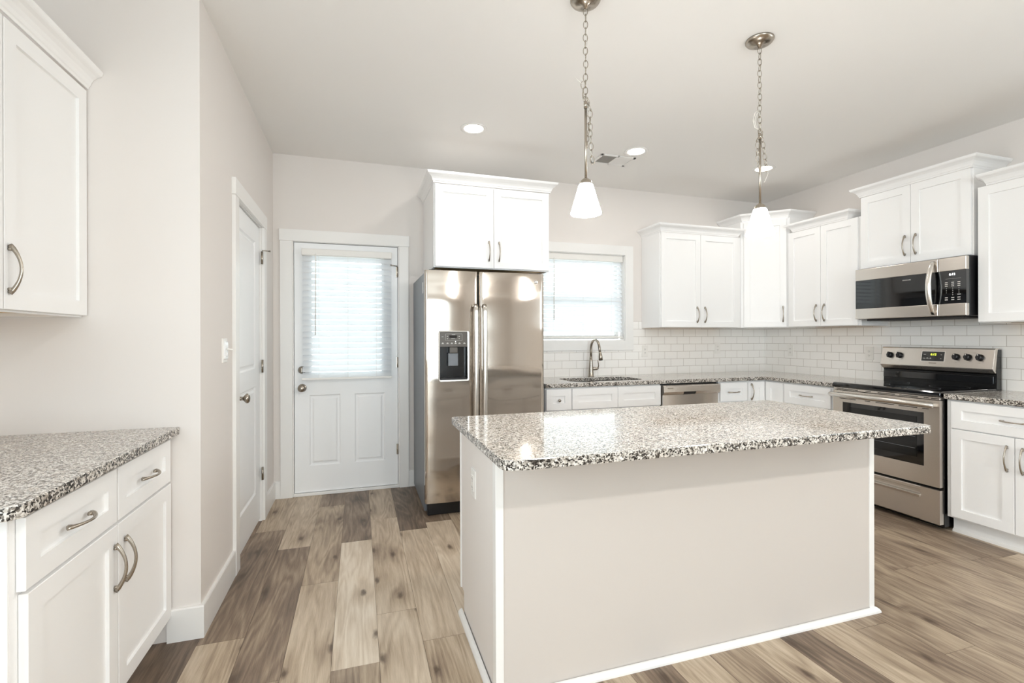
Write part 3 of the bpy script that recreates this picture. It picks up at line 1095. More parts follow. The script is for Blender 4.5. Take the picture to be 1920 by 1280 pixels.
# sliding door + drawer style fronts face the back wall
xx = 0.03
for k in range(3):
    w_ = (IW - 0.06) / 3 - 0.004
    o = shaker_mb(w_, 0.56).obj('door', 'cab', t, loc=(IW - xx - k * (w_ + 0.004), -0.019, 0.115)); o.rotation_euler = (0, 0, PI)
    pull(o, w_ - 0.035, -0.019, 0.49, True)
    o = shaker_mb(w_, 0.17).obj('drawer', 'cab', t, loc=(IW - xx - k * (w_ + 0.004), -0.019, 0.69)); o.rotation_euler = (0, 0, PI)
    pull(o, w_ / 2, -0.019, 0.085, False)
outlet('white outlet on the left end of the island', (-3.852, -2.267, 0.675), -PI / 2)


# ---------------------------------------------------------------- refrigerator
FX0, FX1 = -3.866, -2.952
t = empty('refrigerator', (FX0, -0.02, 0))
tag(t, 'side by side stainless steel refrigerator with a water dispenser', 'refrigerator')
FWd = FX1 - FX0
MB().box(0.002, FWd - 0.002, -0.695, 0, 0.022, 1.765).obj('body', 'greyside', t, bevel=0.006)
MB().box(0.02, FWd - 0.02, -0.735, -0.05, 0.0, 0.095).obj('base_grille', 'blackplastic', t, bevel=0.006)
for a_ in (0.03, FWd - 0.12):
    MB().box(a_, a_ + 0.09, -0.755, -0.62, 1.766, 1.786).obj('hinge_cover', 'blackplastic', t, bevel=0.008)
MB().box(0.012, FWd - 0.012, -0.716, -0.6955, 0.10, 1.76).obj('gasket', 'gasket', t)


def fridge_door(x0, x1, z0, z1, hole=None):
    """convex front; hole = (hx0,hx1,hz0,hz1)"""
    mb = MB()
    yb, yf = -0.717, -0.774
    def fy(x):
        s = (x - x0) / (x1 - x0)
        e = min(s, 1 - s)
        y = yf - 0.012 * math.sin(PI * s)
        if e < 0.035: y += 0.010 * (1 - e / 0.035) ** 2
        return y
    xs = [x0 + (x1 - x0) * k / 40 for k in range(41)] + [x0 + 0.003, x0 + 0.007, x1 - 0.003, x1 - 0.007]
    zs = [z0, z1]
    if hole:
        xs = [x for x in xs if not (hole[0] - 0.006 < x < hole[0] + 0.006 or hole[1] - 0.006 < x < hole[1] + 0.006)] + [hole[0], hole[1]]
        zs = [z0, hole[2], hole[3], z1]
    xs = sorted(xs)
    idx = {}
    vs = []
    for z in zs:
        for x in xs:
            idx[(x, z)] = len(vs); vs.append((x, fy(x), z))
    fs = []
    for a, b in zip(zs[:-1], zs[1:]):
        for p, q in zip(xs[:-1], xs[1:]):
            if hole and a >= hole[2] - 1e-6 and b <= hole[3] + 1e-6 and p >= hole[0] - 1e-6 and q <= hole[1] + 1e-6: continue
            fs.append((idx[(p, a)], idx[(q, a)], idx[(q, b)], idx[(p, b)]))
    def face(pts):
        n_ = len(vs)
        vs.extend(pts)
        fs.append(tuple(range(n_, n_ + len(pts))))
    face([(x0, yb, z0), (x0, yb, z1), (x1, yb, z1), (x1, yb, z0)])
    face([(x, fy(x), z0) for x in xs][::-1] + [(x0, yb, z0), (x1, yb, z0)])
    face([(x, fy(x), z1) for x in xs] + [(x1, yb, z1), (x0, yb, z1)])
    face([(x0, fy(x0), z) for z in (z0, z1)] + [(x0, yb, z1), (x0, yb, z0)])
    face([(x1, fy(x1), z) for z in (z1, z0)] + [(x1, yb, z0), (x1, yb, z1)])
    mb.add(vs, fs, False)
    return mb, fy


# dispenser hole in local coordinates
HX0, HX1, HZ0, HZ1 = -3.763 - FX0, -3.556 - FX0, 0.985, 1.335
mb, fyL = fridge_door(0.0, 0.388, 0.100, 1.778, (HX0, HX1, HZ0, HZ1))
dl = mb.obj('freezer_door', 'steel_h', t)
mb, fyR = fridge_door(0.402, FWd, 0.100, 1.778)
dr = mb.obj('fridge_door', 'steel_h', t)
for d_ in (dl, dr):
    for p_ in d_.data.polygons:
        p_.use_smooth = abs(p_.normal.y) > 0.5 and p_.area < 0.2 and p_.center.y < -0.75
yc_ = -0.785
# chrome frame round the dispenser
def rr2(hx0, hx1, hz0, hz1, r, y):
    return [(x, y, z) for x, z in rounded([(hx0, hz0, r), (hx1, hz0, r), (hx1, hz1, r), (hx0, hz1, r)], 5)]
mb = MB()
mb.rings([rr2(HX0 - .010, HX1 + .010, HZ0 - .012, HZ1 + .008, .016, yc_ + 0.006), rr2(HX0 - .008, HX1 + .008, HZ0 - .010, HZ1 + .006, .016, yc_ - 0.004),
          rr2(HX0 + .001, HX1 - .001, HZ0 + .001, HZ1 - .001, .008, yc_ - 0.003), rr2(HX0 + .002, HX1 - .002, HZ0 + .002, HZ1 - .002, .008, yc_ + 0.012)], smooth=False, cap0=False, cap1=False)
mb.obj('dispenser_frame', 'handle', dl)
# recess
mb = MB()
mb.rings([rr2(HX0, HX1, HZ0, HZ1, .008, yc_ + 0.006), rr2(HX0 + .006, HX1 - .006, HZ0 + .006, HZ1 - .004, .01, -0.725)], cap0=False)
mb.obj('dispenser_recess', 'blackenamel', dl)
PZ = 1.224
cp = MB().xprism([(yc_ + 0.010, PZ), (yc_ - 0.001, PZ + 0.001), (yc_ + 0.001, HZ1 - 0.002), (yc_ + 0.012, HZ1 - 0.002)], HX0 + 0.002, HX1 - 0.002).obj('dispenser_panel', 'panelgrey', dl)
MB().box(HX0 + 0.074, HX1 - 0.074, yc_ + 0.004, -0.73, 1.178, PZ).obj('dispenser_chute', 'panelgrey', dl, bevel=0.004)
MB().xprism([(-0.735, 1.175), (yc_ + 0.018, 1.180), (yc_ + 0.020, 1.085), (-0.733, 1.082)], HX0 + 0.066, HX1 - 0.068).obj('dispenser_paddle', 'greyside', dl, bevel=0.004)
mb = MB().box(HX0 + 0.006, HX1 - 0.006, yc_ - 0.004, -0.728, HZ0 + 0.004, HZ0 + 0.014)
mb.obj('drip_tray', 'blackplastic', dl, bevel=0.003)
yt = yc_ - 0.0018
mxh = (HX0 + HX1) / 2
MB().box(mxh - 0.033, mxh + 0.022, yt, yt + 0.003, 1.290, 1.308).obj('display_window', 'blackglass', cp)
# thin frame line round the display, arrow keys and captions
lw = 0.0008
fr = MB()
for (a_, b_, c_, d_) in ((mxh - .060, mxh + .062, 1.318, 1.3188), (mxh - .060, mxh + .062, 1.270, 1.2708)):
    fr.box(a_, b_, yt, yt + .003, c_, d_)
for (a_, b_) in ((mxh - .060, mxh - .0592), (mxh + .0612, mxh + .062)):
    fr.box(a_, b_, yt, yt + .003, 1.270, 1.3188)
for x_ in (mxh - .046, mxh + .040):
    for z_ in (1.301, 1.284):
        fr.box(x_ - .004, x_ + .004, yt, yt + .003, z_ - .002, z_ + .002)
for x_ in (-.081, -.046, -.015, .013, .042, .078):
    fr.box(mxh + x_ - .008, mxh + x_ + .008, yt, yt + .003, 1.247, 1.2495)
    fr.box(mxh + x_ - .005, mxh + x_ + .005, yt, yt + .003, 1.251, 1.2545)
fr.box(mxh - .089, mxh - .075, yt, yt + .003, 1.296, 1.2985)
fr.box(mxh - .018, mxh + .008, yt, yt + .003, 1.2835, 1.2855)
fr.box(mxh - .015, mxh + .010, yt, yt + .003, 1.313, 1.315)
fr.obj('panel_markings', 'printwhite', cp)
MB().lathe([(0.0026, yt - .0006), (0.0026, yt + .003)], c=(mxh + .013, 0, 1.263), axis='y', seg=12).obj('indicator_light', 'whiteled', cp)


def fridge_handle(par, x):
    z0, z1 = 0.66, 1.530
    yb_ = -0.780
    prof = []
    pts = [(x, yb_, z0 + 0.01), (x, yb_ - 0.030, z0), (x, yb_ - 0.050, z0 + 0.03)]
    for k in range(11):
        s = k / 10
        pts.append((x, yb_ - 0.052 - 0.008 * math.sin(PI * s), z0 + 0.05 + (z1 - z0 - 0.10) * s))
    pts += [(x, yb_ - 0.050, z1 - 0.03), (x, yb_ - 0.030, z1), (x, yb_, z1 - 0.01)]
    return MB().tube(pts, 0.0165, 14, flat=0.62, flatdir=(1, 0, 0)).obj('handle', 'handle', par)


fridge_handle(dl, 0.363)
fridge_handle(dr, 0.430)
# round badge
bx, bz = -3.02 - FX0, 1.715
yb_ = fyR(bx)
bd = MB().lathe([(0.0165, yb_ + 0.002), (0.0165, yb_ - 0.002), (0.0150, yb_ - 0.0032), (0.0140, yb_ - 0.0022), (0.001, yb_ - 0.0022)], c=(bx, 0, bz), axis='y', seg=28).obj('badge', 'chrome', dr)
text('badge_lettering', 'GE', 0.017, 'slot', bd, (bx, yb_ - 0.0026, bz), (PI / 2, 0, 0))
# energy sticker on the side
MB().box(-0.0002, 0.0022, -0.665, -0.640, 1.62, 1.70).obj('side_sticker', 'whiteplastic', t)


# ---------------------------------------------------------------- dishwasher
t = empty('dishwasher', (-1.779, 0, 0))
tag(t, 'stainless dishwasher between the sink cabinet and a drawer cabinet', 'dishwasher')
DWW = 0.615
MB().box(0.006, DWW - 0.006, -0.600, -0.02, 0.02, 0.872).obj('body', 'blackplastic', t)
MB().box(0.010, DWW - 0.010, -0.628, -0.601, 0.115, 0.792).obj('door', 'steel', t, bevel=0.004)
MB().box(0.015, DWW - 0.015, -0.56, -0.50, 0.0, 0.105).obj('toe_panel', 'blackplastic', t)
cpan = MB()
cpan.xprism([(-0.601, 0.866), (-0.640, 0.866), (-0.652, 0.856), (-0.655, 0.806), (-0.645, 0.785), (-0.634, 0.779), (-0.601, 0.779)], 0.008, 0.215)
cpan.xprism([(-0.601, 0.866), (-0.640, 0.866), (-0.652, 0.856), (-0.655, 0.806), (-0.645, 0.785), (-0.634, 0.779), (-0.601, 0.779)], 0.345, DWW - 0.008)
cpan.xprism([(-0.601, 0.866), (-0.640, 0.866), (-0.652, 0.856), (-0.655, 0.806), (-0.630, 0.806), (-0.601, 0.806)], 0.215, 0.345)
c = cpan.obj('control_panel', 'steel', t)
MB().box(0.215, 0.345, -0.632, -0.603, 0.779, 0.806).obj('pocket_handle', 'slot', t)
text('brand_lettering', 'FRIGIDAIRE', 0.012, 'printgrey', c, (0.075, -0.6536, 0.838), (PI / 2 , 0, 0))
s = MB()
for k, x_ in enumerate((0.37, 0.40, 0.43, 0.46, 0.50, 0.545)):
    s.box(x_ - 0.006, x_ + 0.006, -0.6545, -0.653, 0.846, 0.848)
s.obj('panel_markings', 'printgrey', c)


# ---------------------------------------------------------------- range
t = empty('range', (0, -1.338, 0), -PI / 2)
tag(t, 'stainless and black electric range standing against the tiled right wall', 'range')
RW = 0.757
MB().box(0.002, RW - 0.002, -0.618, -0.03, 0.02, 0.888).obj('body', 'blackenamel', t, bevel=0.003)
MB().box(0.04, RW - 0.04, -0.57, -0.1, 0.0, 0.02).obj('feet', 'blackplastic', t)
# cooktop with rolled front edge
ck = MB().xprism([(-0.085, 0.888), (-0.085, 0.924), (-0.640, 0.926), (-0.652, 0.924), (-0.660, 0.916), (-0.662, 0.900), (-0.658, 0.888), (-0.640, 0.886)], 0.0, RW).obj('cooktop', 'blackglass', t, bevel=0.003)
rg_ = MB()
for cx_, cy_, r_ in ((0.20, -0.50, 0.11), (0.56, -0.50, 0.09), (0.20, -0.23, 0.08), (0.56, -0.23, 0.11)):
    rg_.rings([[(cx_ + (r_ + q) * math.cos(a_), cy_ + (r_ + q) * math.sin(a_), 0.9264) for a_ in arc(0, 2 * PI * 47 / 48, 48)] for q in (0, 0.002)], cap0=False, cap1=False)
rg_.obj('burner_rings', 'greyside', ck)
# vent trim under the cooktop
vt = MB().box(0.006, RW - 0.006, -0.652, -0.619, 0.868, 0.886).obj('vent_trim', 'steel', t, bevel=0.002)
s = MB()
for a_, b_ in ((0.03, 0.20), (0.26, 0.30), (0.35, 0.47), (0.50, 0.62), (0.655, 0.685), (0.70, 0.745)):
    s.box(a_, b_, -0.6526, -0.650, 0.8735, 0.8785)
s.obj('vent_slots', 'slot', vt)
# oven door
od = MB()
z0, z1 = 0.287, 0.864
wx0, wx1, wz0, wz1 = 0.085, 0.660, 0.412, 0.775
od.box(0.004, wx0, -0.660, -0.622, z0, z1); od.box(wx1, RW - 0.004, -0.660, -0.622, z0, z1)
od.box(wx0, wx1, -0.660, -0.622, z0, wz0); od.box(wx0, wx1, -0.660, -0.622, wz1, z1)
od = od.obj('oven_door', 'steel', t)
MB().box(wx0, wx1, -0.6575, -0.640, wz0, wz1).obj('oven_window', 'blackglass', od)
gl = MB().box(wx0 + 0.055, wx1 - 0.045, -0.6590, -0.6576, wz0 + 0.05, wz1 - 0.035).obj('inner_window', 'darkglass', od)
rk = MB()
for z_ in (0.52, 0.60, 0.68):
    rk.box(wx0 + 0.065, wx1 - 0.055, -0.6594, -0.6591, z_, z_ + 0.002)
rk.obj('oven_racks', 'greyside', gl)
# handle: full width rounded bar
hb = MB()
hb.tube([(0.012, -0.705, 0.834), (0.02, -0.709, 0.834), (RW / 2, -0.712, 0.834), (RW - 0.02, -0.709, 0.834), (RW - 0.012, -0.705, 0.834)], [0.014, 0.018, 0.018, 0.018, 0.014], 16)
for x_ in (0.045, RW - 0.045):
    hb.box(x_ - 0.020, x_ + 0.020, -0.705, -0.655, 0.824, 0.844)
hb.obj('handle', 'handle', od)
s = MB()
for a_, b_ in ((0.06, 0.19), (0.26, 0.30), (0.34, 0.47), (0.50, 0.62), (0.65, 0.69)):
    s.box(a_, b_, -0.6608, -0.659, 0.800, 0.8045)
s.obj('vent_slots', 'slot', od)
# storage drawer with a formed grip
dw = MB().xprism([(-0.622, 0.042), (-0.656, 0.042), (-0.660, 0.046), (-0.660, 0.205), (-0.643, 0.212), (-0.643, 0.238), (-0.660, 0.246), (-0.660, 0.264), (-0.656, 0.268), (-0.622, 0.268)], 0.06, RW - 0.12)
dw.box(0.004, 0.06, -0.660, -0.622, 0.042, 0.268); dw.box(RW - 0.12, RW - 0.004, -0.660, -0.622, 0.042, 0.268)
dw = dw.obj('storage_drawer', 'steel', t)
MB().xprism([(-0.644, 0.190), (-0.672, 0.196), (-0.674, 0.212), (-0.650, 0.214)], 0.06, RW - 0.12).obj('handle', 'handle', dw, bevel=0.002)
# backguard
MB().xprism([(-0.03, 0.888), (-0.084, 0.888), (-0.080, 1.02), (-0.094, 1.045), (-0.070, 1.198), (-0.03, 1.198)], 0.0, RW).obj('backguard', 'blackenamel', t)
MB().xprism([(-0.085, 0.955), (-0.095, 0.957), (-0.093, 1.008), (-0.084, 1.012)], 0.006, RW - 0.012).obj('backguard_band', 'blackglass', t, bevel=0.002)
pn = MB().xprism([(-0.040, 1.206), (-0.092, 1.204), (-0.096, 1.198), (-0.124, 1.062), (-0.122, 1.056), (-0.094, 1.030), (-0.090, 1.034), (-0.066, 1.196), (-0.040, 1.200)], 0.0, RW).obj('control_panel', 'steel', t, bevel=0.002)
TILT = math.atan2(0.028, 0.136)


def on_panel(zz):
    return -0.096 - (1.198 - zz) * 0.028 / 0.136


for x_ in (0.072, 0.146, 0.535, 0.606, 0.678):
    k = empty('knob', (x_, on_panel(1.138), 1.138), 0, pn)
    k.rotation_euler = (-TILT, 0, 0)
    kb = MB().lathe([(0.0245, 0.001), (0.0245, -0.004), (0.022, -0.007), (0.019, -0.022), (0.017, -0.024), (0.001, -0.024)], axis='y', seg=28)
    kb.box(-0.006, 0.006, -0.032, -0.015, -0.022, 0.022)
    o = kb.obj('knob', 'blackplastic', pn)
    o.location = k.location; o.rotation_euler = k.rotation_euler
    bpy.data.objects.remove(k)
    if x_ > 0.5:
        MB().box(-0.002, 0.002, -0.0328, -0.0318, 0.010, 0.020).obj('pointer', 'printwhite', o)


def panel_child(mbd, name, m, par=None):
    o = mbd.obj(name, m, par or pn)
    if par is None:
        o.location = (0, on_panel(1.138), 1.138); o.rotation_euler = (-TILT, 0, 0)
    return o


dsp = panel_child(MB().box(0.307, 0.458, -0.0022, 0.002, -0.037, 0.037), 'display_window', 'blackglass')
panel_child(MB().box(0.302, 0.463, -0.0012, 0.002, -0.0415, 0.0415), 'display_bezel', 'handle')
text('clock_digits', '6:12', 0.023, 'greenled', dsp, (0.386, -0.0027, 0.014), (PI / 2, 0, 0))
mk = MB()
for x_, z_, w_ in ((0.326, 0.013, .008), (0.325, -0.017, .008), (0.347, -0.017, .008), (0.368, -0.018, .006), (0.438, 0.013, .004), (0.438, -0.017, .004)):
    mk.box(x_ - w_, x_ + w_, -0.0027, -0.002, z_ - .0012, z_ + .0012)
    if w_ > .005 and z_ < 0 and x_ > .33: mk.box(x_ - w_ * .6, x_ + w_ * .6, -0.0027, -0.002, z_ + .003, z_ + .0055)
mk.obj('panel_markings', 'printwhite', dsp)
br_ = text('brand_lettering', 'FRIGIDAIRE', 0.010, 'printgrey', pn, (0.385, on_panel(1.086) - 0.0008, 1.086), (PI / 2 - TILT, 0, 0))
for x_ in (0.072, 0.146, 0.535, 0.606, 0.678):
    panel_child(MB().box(x_ - .005, x_ + .005, -0.0008, 0.001, -0.040, -0.0385), 'dial_marking', 'printgrey')
for x_ in (0.135, 0.640):
    panel_child(MB().box(x_ - .012, x_ + .012, -0.0008, 0.001, 0.034, 0.0352), 'dial_marking', 'printgrey')



# ---------------------------------------------------------------- microwave
t = empty('microwave', (0, -1.340, 0), -PI / 2)
tag(t, 'over the range stainless microwave with a curved handle', 'microwave')
MW = 0.762
MB().box(0.0, MW, -0.375, -0.012, 1.432, 1.842).obj('body', 'blackplastic', t, bevel=0.003)
dX = 0.594
dorr = MB()
dorr.box(0.001, dX, -0.410, -0.377, 1.746, 1.838)
dorr.box(0.001, dX, -0.410, -0.377, 1.434, 1.518)
dorr = dorr.obj('door', 'steel', t, bevel=0.003)
MB().box(0.002, dX - 0.001, -0.4085, -0.380, 1.518, 1.746).obj('door_window', 'blackglass', dorr)
MB().box(dX + 0.003, MW - 0.001, -0.410, -0.377, 1.746, 1.838).obj('upper_trim', 'steel', t, bevel=0.003)
MB().box(dX + 0.003, MW - 0.001, -0.410, -0.377, 1.434, 1.518).obj('lower_trim', 'steel', t, bevel=0.003)
cpm = MB().box(dX + 0.003, MW - 0.001, -0.4085, -0.380, 1.518, 1.746).obj('control_panel', 'blackglass', t)
MB().box(0.05, MW - 0.05, -0.35, -0.05, 1.418, 1.4318).obj('vent_grille', 'gasket', t, bevel=0.003)
pts = []; rad = []
for k in range(17):
    s_ = k / 16
    pts.append((0.566, -0.413 - 0.050 * math.sin(PI * s_) ** 0.7, 1.450 + 0.372 * s_))
    rad.append(0.013 + 0.006 * math.sin(PI * s_))
MB().tube(pts, rad, 14, flat=0.75, flatdir=(1, 0, 0)).obj('handle', 'handle', dorr)
text('clock_digits', '6:12', 0.021, 'whiteled', cpm, (0.680, -0.4089, 1.720), (PI / 2, 0, 0))
text('brand_lettering', 'FRIGIDAIRE', 0.0115, 'printwhite', dorr, (0.390, -0.4089, 1.712), (PI / 2, 0, 0))
keys = MB()
for c_, x_ in enumerate((0.645, 0.683, 0.719)):
    for z_ in (1.665, 1.652, 1.640):
        keys.box(x_ - .008, x_ + .008, -0.4092, -0.408, z_ - .0022, z_ + .0022)
    for z_ in (1.560, 1.545):
        keys.box(x_ - .0085, x_ + .0085, -0.4092, -0.408, z_ - .0025, z_ + .0025)
keys.box(0.64, 0.73, -0.4092, -0.408, 1.690, 1.6906)
keys.box(0.710, 0.729, -0.4092, -0.408, 1.578, 1.582)
keys.obj('key_captions', 'printwhite', cpm)
for r_, row in enumerate(('123', '456', '789')):
    for c_, ch in enumerate(row):
        text('key_digit', ch, 0.0105, 'printwhite', cpm, ((0.645, 0.683, 0.719)[c_], -0.4089, 1.624 - r_ * 0.0155), (PI / 2, 0, 0))
text('key_digit', '0', 0.0105, 'printwhite', cpm, (0.683, -0.4089, 1.5785), (PI / 2, 0, 0))


# ---------------------------------------------------------------- back door (door_1)
def raised_panel(mb, x0, x1, z0, z1, y, rec=0.010):
    """raised panel with a moulded recess border; adds on the face at y (front = -y)"""
    def r(i, yy): return [(x0 + i, yy, z0 + i), (x1 - i, yy, z0 + i), (x1 - i, yy, z1 - i), (x0 + i, yy, z1 - i)]
    mb.rings([r(0, y), r(0.010, y + rec), r(0.022, y + rec), r(0.036, y + 0.002)], cap0=False)


def door_face(x0, x1, z0, z1, y0, y1, panels, rec=0.010, through=()):
    """door slab front at y0 (towards viewer) back at y1, panels cut in, through = glazed opening"""
    mb = MB()
    cuts = list(panels) + list(through)
    xs = sorted({x0, x1} | {p[0] for p in cuts} | {p[1] for p in cuts})
    zs = sorted({z0, z1} | {p[2] for p in cuts} | {p[3] for p in cuts})
    def inside(xm, zm, L_): return any(p[0] < xm < p[1] and p[2] < zm < p[3] for p in L_)
    for a, b in zip(xs[:-1], xs[1:]):
        for c_, d_ in zip(zs[:-1], zs[1:]):
            xm, zm = (a + b) / 2, (c_ + d_) / 2
            if not inside(xm, zm, cuts):
                mb.add([(a, y0, c_), (b, y0, c_), (b, y0, d_), (a, y0, d_)], [(0, 1, 2, 3)])
            if not inside(xm, zm, through):
                mb.add([(a, y1, c_), (b, y1, c_), (b, y1, d_), (a, y1, d_)], [(3, 2, 1, 0)])
    for q in [(x0, x1, z0, z1)] + list(through):
        a, b, c_, d_ = q
        mb.add([(a, y0, c_), (b, y0, c_), (b, y0, d_), (a, y0, d_), (a, y1, c_), (b, y1, c_), (b, y1, d_), (a, y1, d_)],
               [(0, 4, 5, 1), (1, 5, 6, 2), (2, 6, 7, 3), (3, 7, 4, 0)])
    for p in panels:
        raised_panel(mb, *p, y0, rec)
    return mb


def hinge(parent, x, y, z, h=0.09, axis='front'):
    mb = MB().tube([(x, y, z - h / 2), (x, y, z + h / 2)], 0.0065, 10)
    mb.box(x - 0.012, x + 0.012, y + 0.003, y + 0.006, z - h / 2, z + h / 2)
    return mb.obj('hinge', 'nickel', parent)


t = empty('door_1', (DX0, 0, 0))
structure(t, 'white half glazed back door with blind beside the refrigerator')
DW_ = DX1 - DX0
g = 0.008
slabm = door_face(g, DW_ - g, 0.025, DTOP - g, 0.012, 0.056,
                  [(0.120, 0.362, 0.240, 0.822), (0.475, 0.722, 0.240, 0.822)], 0.009,
                  through=[(0.135, 0.700, 0.985, 1.965)])
sl = slabm.obj('door_slab', 'door', t)
gf = MB()
for (a, b, c_, d_) in ((0.115, 0.140, 0.965, 1.985), (0.695, 0.720, 0.965, 1.985), (0.140, 0.695, 0.965, 0.990), (0.140, 0.695, 1.960, 1.985)):
    gf.box(a, b, 0.004, 0.064, c_, d_)
gf.obj('glazing_frame', 'door', sl, bevel=0.003)
MB().box(0.137, 0.698, 0.030, 0.036, 0.987, 1.963).obj('glass_pane', 'glass', sl)
jb = MB()
jb.box(0, 0.004, 0.0, 0.14, 0.0, DTOP); jb.box(DW_ - 0.004, DW_, 0.0, 0.14, 0.0, DTOP); jb.box(0, DW_, 0.0, 0.14, DTOP - 0.004, DTOP)
jb.box(0.004, 0.022, 0.058, 0.14, 0.0, DTOP); jb.box(DW_ - 0.022, DW_ - 0.004, 0.058, 0.14, 0.0, DTOP); jb.box(0, DW_, 0.058, 0.14, DTOP - 0.022, DTOP - 0.004)
jb.obj('door_jamb', 'trim', t)
cs = MB()
cs.box(-0.094, -0.004, -0.018, 0, 0.0, 2.078); cs.box(DW_ + 0.004, DW_ + 0.084, -0.018, 0, 0.0, 2.078)
cs.box(-0.100, DW_ + 0.092, -0.021, 0, 2.0785, 2.172)
cs.obj('door_casing', 'trim', t, bevel=0.001, seg=1)
MB().box(0.0, DW_, -0.012, 0.14, 0.0, 0.022).obj('threshold', 'trim', t, bevel=0.003)
MB().box(0.012, DW_ - 0.012, 0.014, 0.055, 0.0225, 0.0248).obj('door_sweep', 'gasket', t)
kx = 0.066
def door_knob(parent, c, r=0.029, rz=None):
    return MB().lathe([(0.033, 0), (0.033, -0.005), (0.028, -0.009), (0.012, -0.012), (0.011, -0.035), (0.020, -0.042), (r, -0.052), (r * .97, -0.060), (r * .7, -0.068), (0.002, -0.071)],
                      c=c, axis='y', seg=28).obj('door_knob', 'nickel', parent)
door_knob(sl, (kx, 0.012, 0.882))
MB().lathe([(0.031, 0), (0.031, -0.006), (0.024, -0.012), (0.022, -0.020), (0.002, -0.022)], c=(kx, 0.012, 1.030), axis='y', seg=28).obj('deadbolt', 'nickel', sl)
bpy_o = MB().box(kx - 0.004, kx + 0.004, -0.030, -0.008, 1.012, 1.048).obj('thumb_turn', 'nickel', sl, bevel=0.002)
for z_ in (1.860, 1.080, 0.330):
    hinge(t, DW_ - 0.008, 0.002, z_)
# hinge pin door stop
MB().tube([(DW_ - 0.010, -0.002, 1.910), (DW_ - 0.060, -0.030, 1.912)], 0.004, 8).tube([(DW_ - 0.06, -0.030, 1.912), (DW_ - 0.066, -0.034, 1.912)], 0.007, 8).obj('door_stop', 'nickel', t)

# ---------------------------------------------------------------- pantry door (door_2) on the left wall, faces +x
t = empty('door_2', (XL, PY0, 0), PI / 2)
structure(t, 'white two panel pantry door in the left wall')
PWd = PY1 - PY0
slabm = door_face(g, PWd - g, 0.018, PTOP - g, 0.014, 0.050,
                  [(0.100, PWd - 0.150, 1.085, 1.945), (0.100, PWd - 0.150, 0.235, 0.965)], 0.009)
sl = slabm.obj('door_slab', 'door', t)
door_knob(sl, (0.068, 0.014, 0.945))
jb = MB()
jb.box(0, 0.004, 0.0, 0.11, 0.0, PTOP); jb.box(PWd - 0.004, PWd, 0.0, 0.11, 0.0, PTOP); jb.box(0, PWd, 0.0, 0.11, PTOP - 0.004, PTOP)
jb.box(0.004, 0.02, 0.052, 0.11, 0, PTOP); jb.box(PWd - 0.02, PWd - 0.004, 0.052, 0.11, 0, PTOP); jb.box(0, PWd, 0.052, 0.11, PTOP - 0.02, PTOP - 0.004)
jb.obj('door_jamb', 'trim', t)
cs = MB()
cs.box(-0.090, -0.004, -0.018, 0, 0.0, PTOP); cs.box(PWd + 0.004, PWd + 0.090, -0.018, 0, 0.0, PTOP)
cs.box(-0.096, PWd + 0.096, -0.021, 0, PTOP + 0.0005, PTOP + 0.092)
cs.obj('door_casing', 'trim', t, bevel=0.001, seg=1)
for z_ in (1.860, 1.093, 0.335):
    hinge(t, PWd - 0.004, -0.004, z_)
MB().tube([(PWd - 0.004, -0.006, 1.912), (PWd + 0.030, -0.045, 1.914)], 0.0035, 8).tube([(PWd + 0.030, -0.045, 1.914), (PWd + 0.034, -0.050, 1.914)], 0.007, 8).obj('door_stop', 'nickel', t)

# wall plate beside the pantry door
t = empty('wall_plate', (XL, -1.487, 1.230), PI / 2)
tag(t, 'white cover plate with a clear plastic guard on the wall left of the pantry door', 'outlet')
rplate(0.080, 0.122, 0.007).obj('cover_plate', 'whiteplastic', t)
gp = MB()
gp.rings([rr2(-.030, .030, -.046, .046, .010, -0.007), rr2(-.030, .030, -.046, .046, .010, -0.012), rr2(-.026, .026, -.042, .042, .010, -0.014)], smooth=False)
gp = gp.obj('child_guard', 'clearplastic', t)
MB().tube([(0, -0.012, 0.006), (0.003, -0.030, 0.004), (0.004, -0.040, 0.003)], [0.006, 0.004, 0.005], 8).obj('toggle', 'whiteplastic', t)
MB().lathe([(0.012, -0.0135), (0.011, -0.018), (0.002, -0.019)], c=(0, 0, -0.022), axis='y', seg=16).obj('cap', 'clearplastic', t)

# ---------------------------------------------------------------- sink window (window_1)
t = empty('window_1', (WX0, 0, 0))
structure(t, 'white framed window above the sink')
WW = WX1 - WX0
cs = MB()
cs.box(-0.092, 0, -0.018, 0, 1.162, 2.204); cs.box(WW, WW + 0.092, -0.018, 0, 1.162, 2.204)
cs.box(0, WW, -0.018, 0, WZ1, 2.204); cs.box(0, WW, -0.018, 0, 1.162, WZ0)
cs.obj('window_casing', 'trim', t, bevel=0.0008, seg=1)
jb = MB()
jb.box(0, 0.006, 0, 0.14, WZ0, WZ1); jb.box(WW - 0.006, WW, 0, 0.14, WZ0, WZ1); jb.box(0, WW, 0, 0.14, WZ0, WZ0 + 0.006); jb.box(0, WW, 0, 0.14, WZ1 - 0.006, WZ1)
jb.obj('window_jamb', 'trim', t)
zm = 1.66
for nm, a, b, y_ in (('upper_sash', zm - 0.02, WZ1 - 0.02, 0.105), ('lower_sash', WZ0 + 0.012, zm + 0.02, 0.085)):
    fr = MB()
    fr.box(0.02, 0.058, y_, y_ + 0.024, a, b); fr.box(WW - 0.058, WW - 0.02, y_, y_ + 0.024, a, b)
    fr.box(0.058, WW - 0.058, y_, y_ + 0.024, a, a + 0.038); fr.box(0.058, WW - 0.058, y_, y_ + 0.024, b - 0.038, b)
    o = fr.obj(nm, 'trim', t)
    MB().box(0.055, WW - 0.055, y_ + 0.010, y_ + 0.014, a + 0.03, b - 0.03).obj('window_pane', 'glass', o)


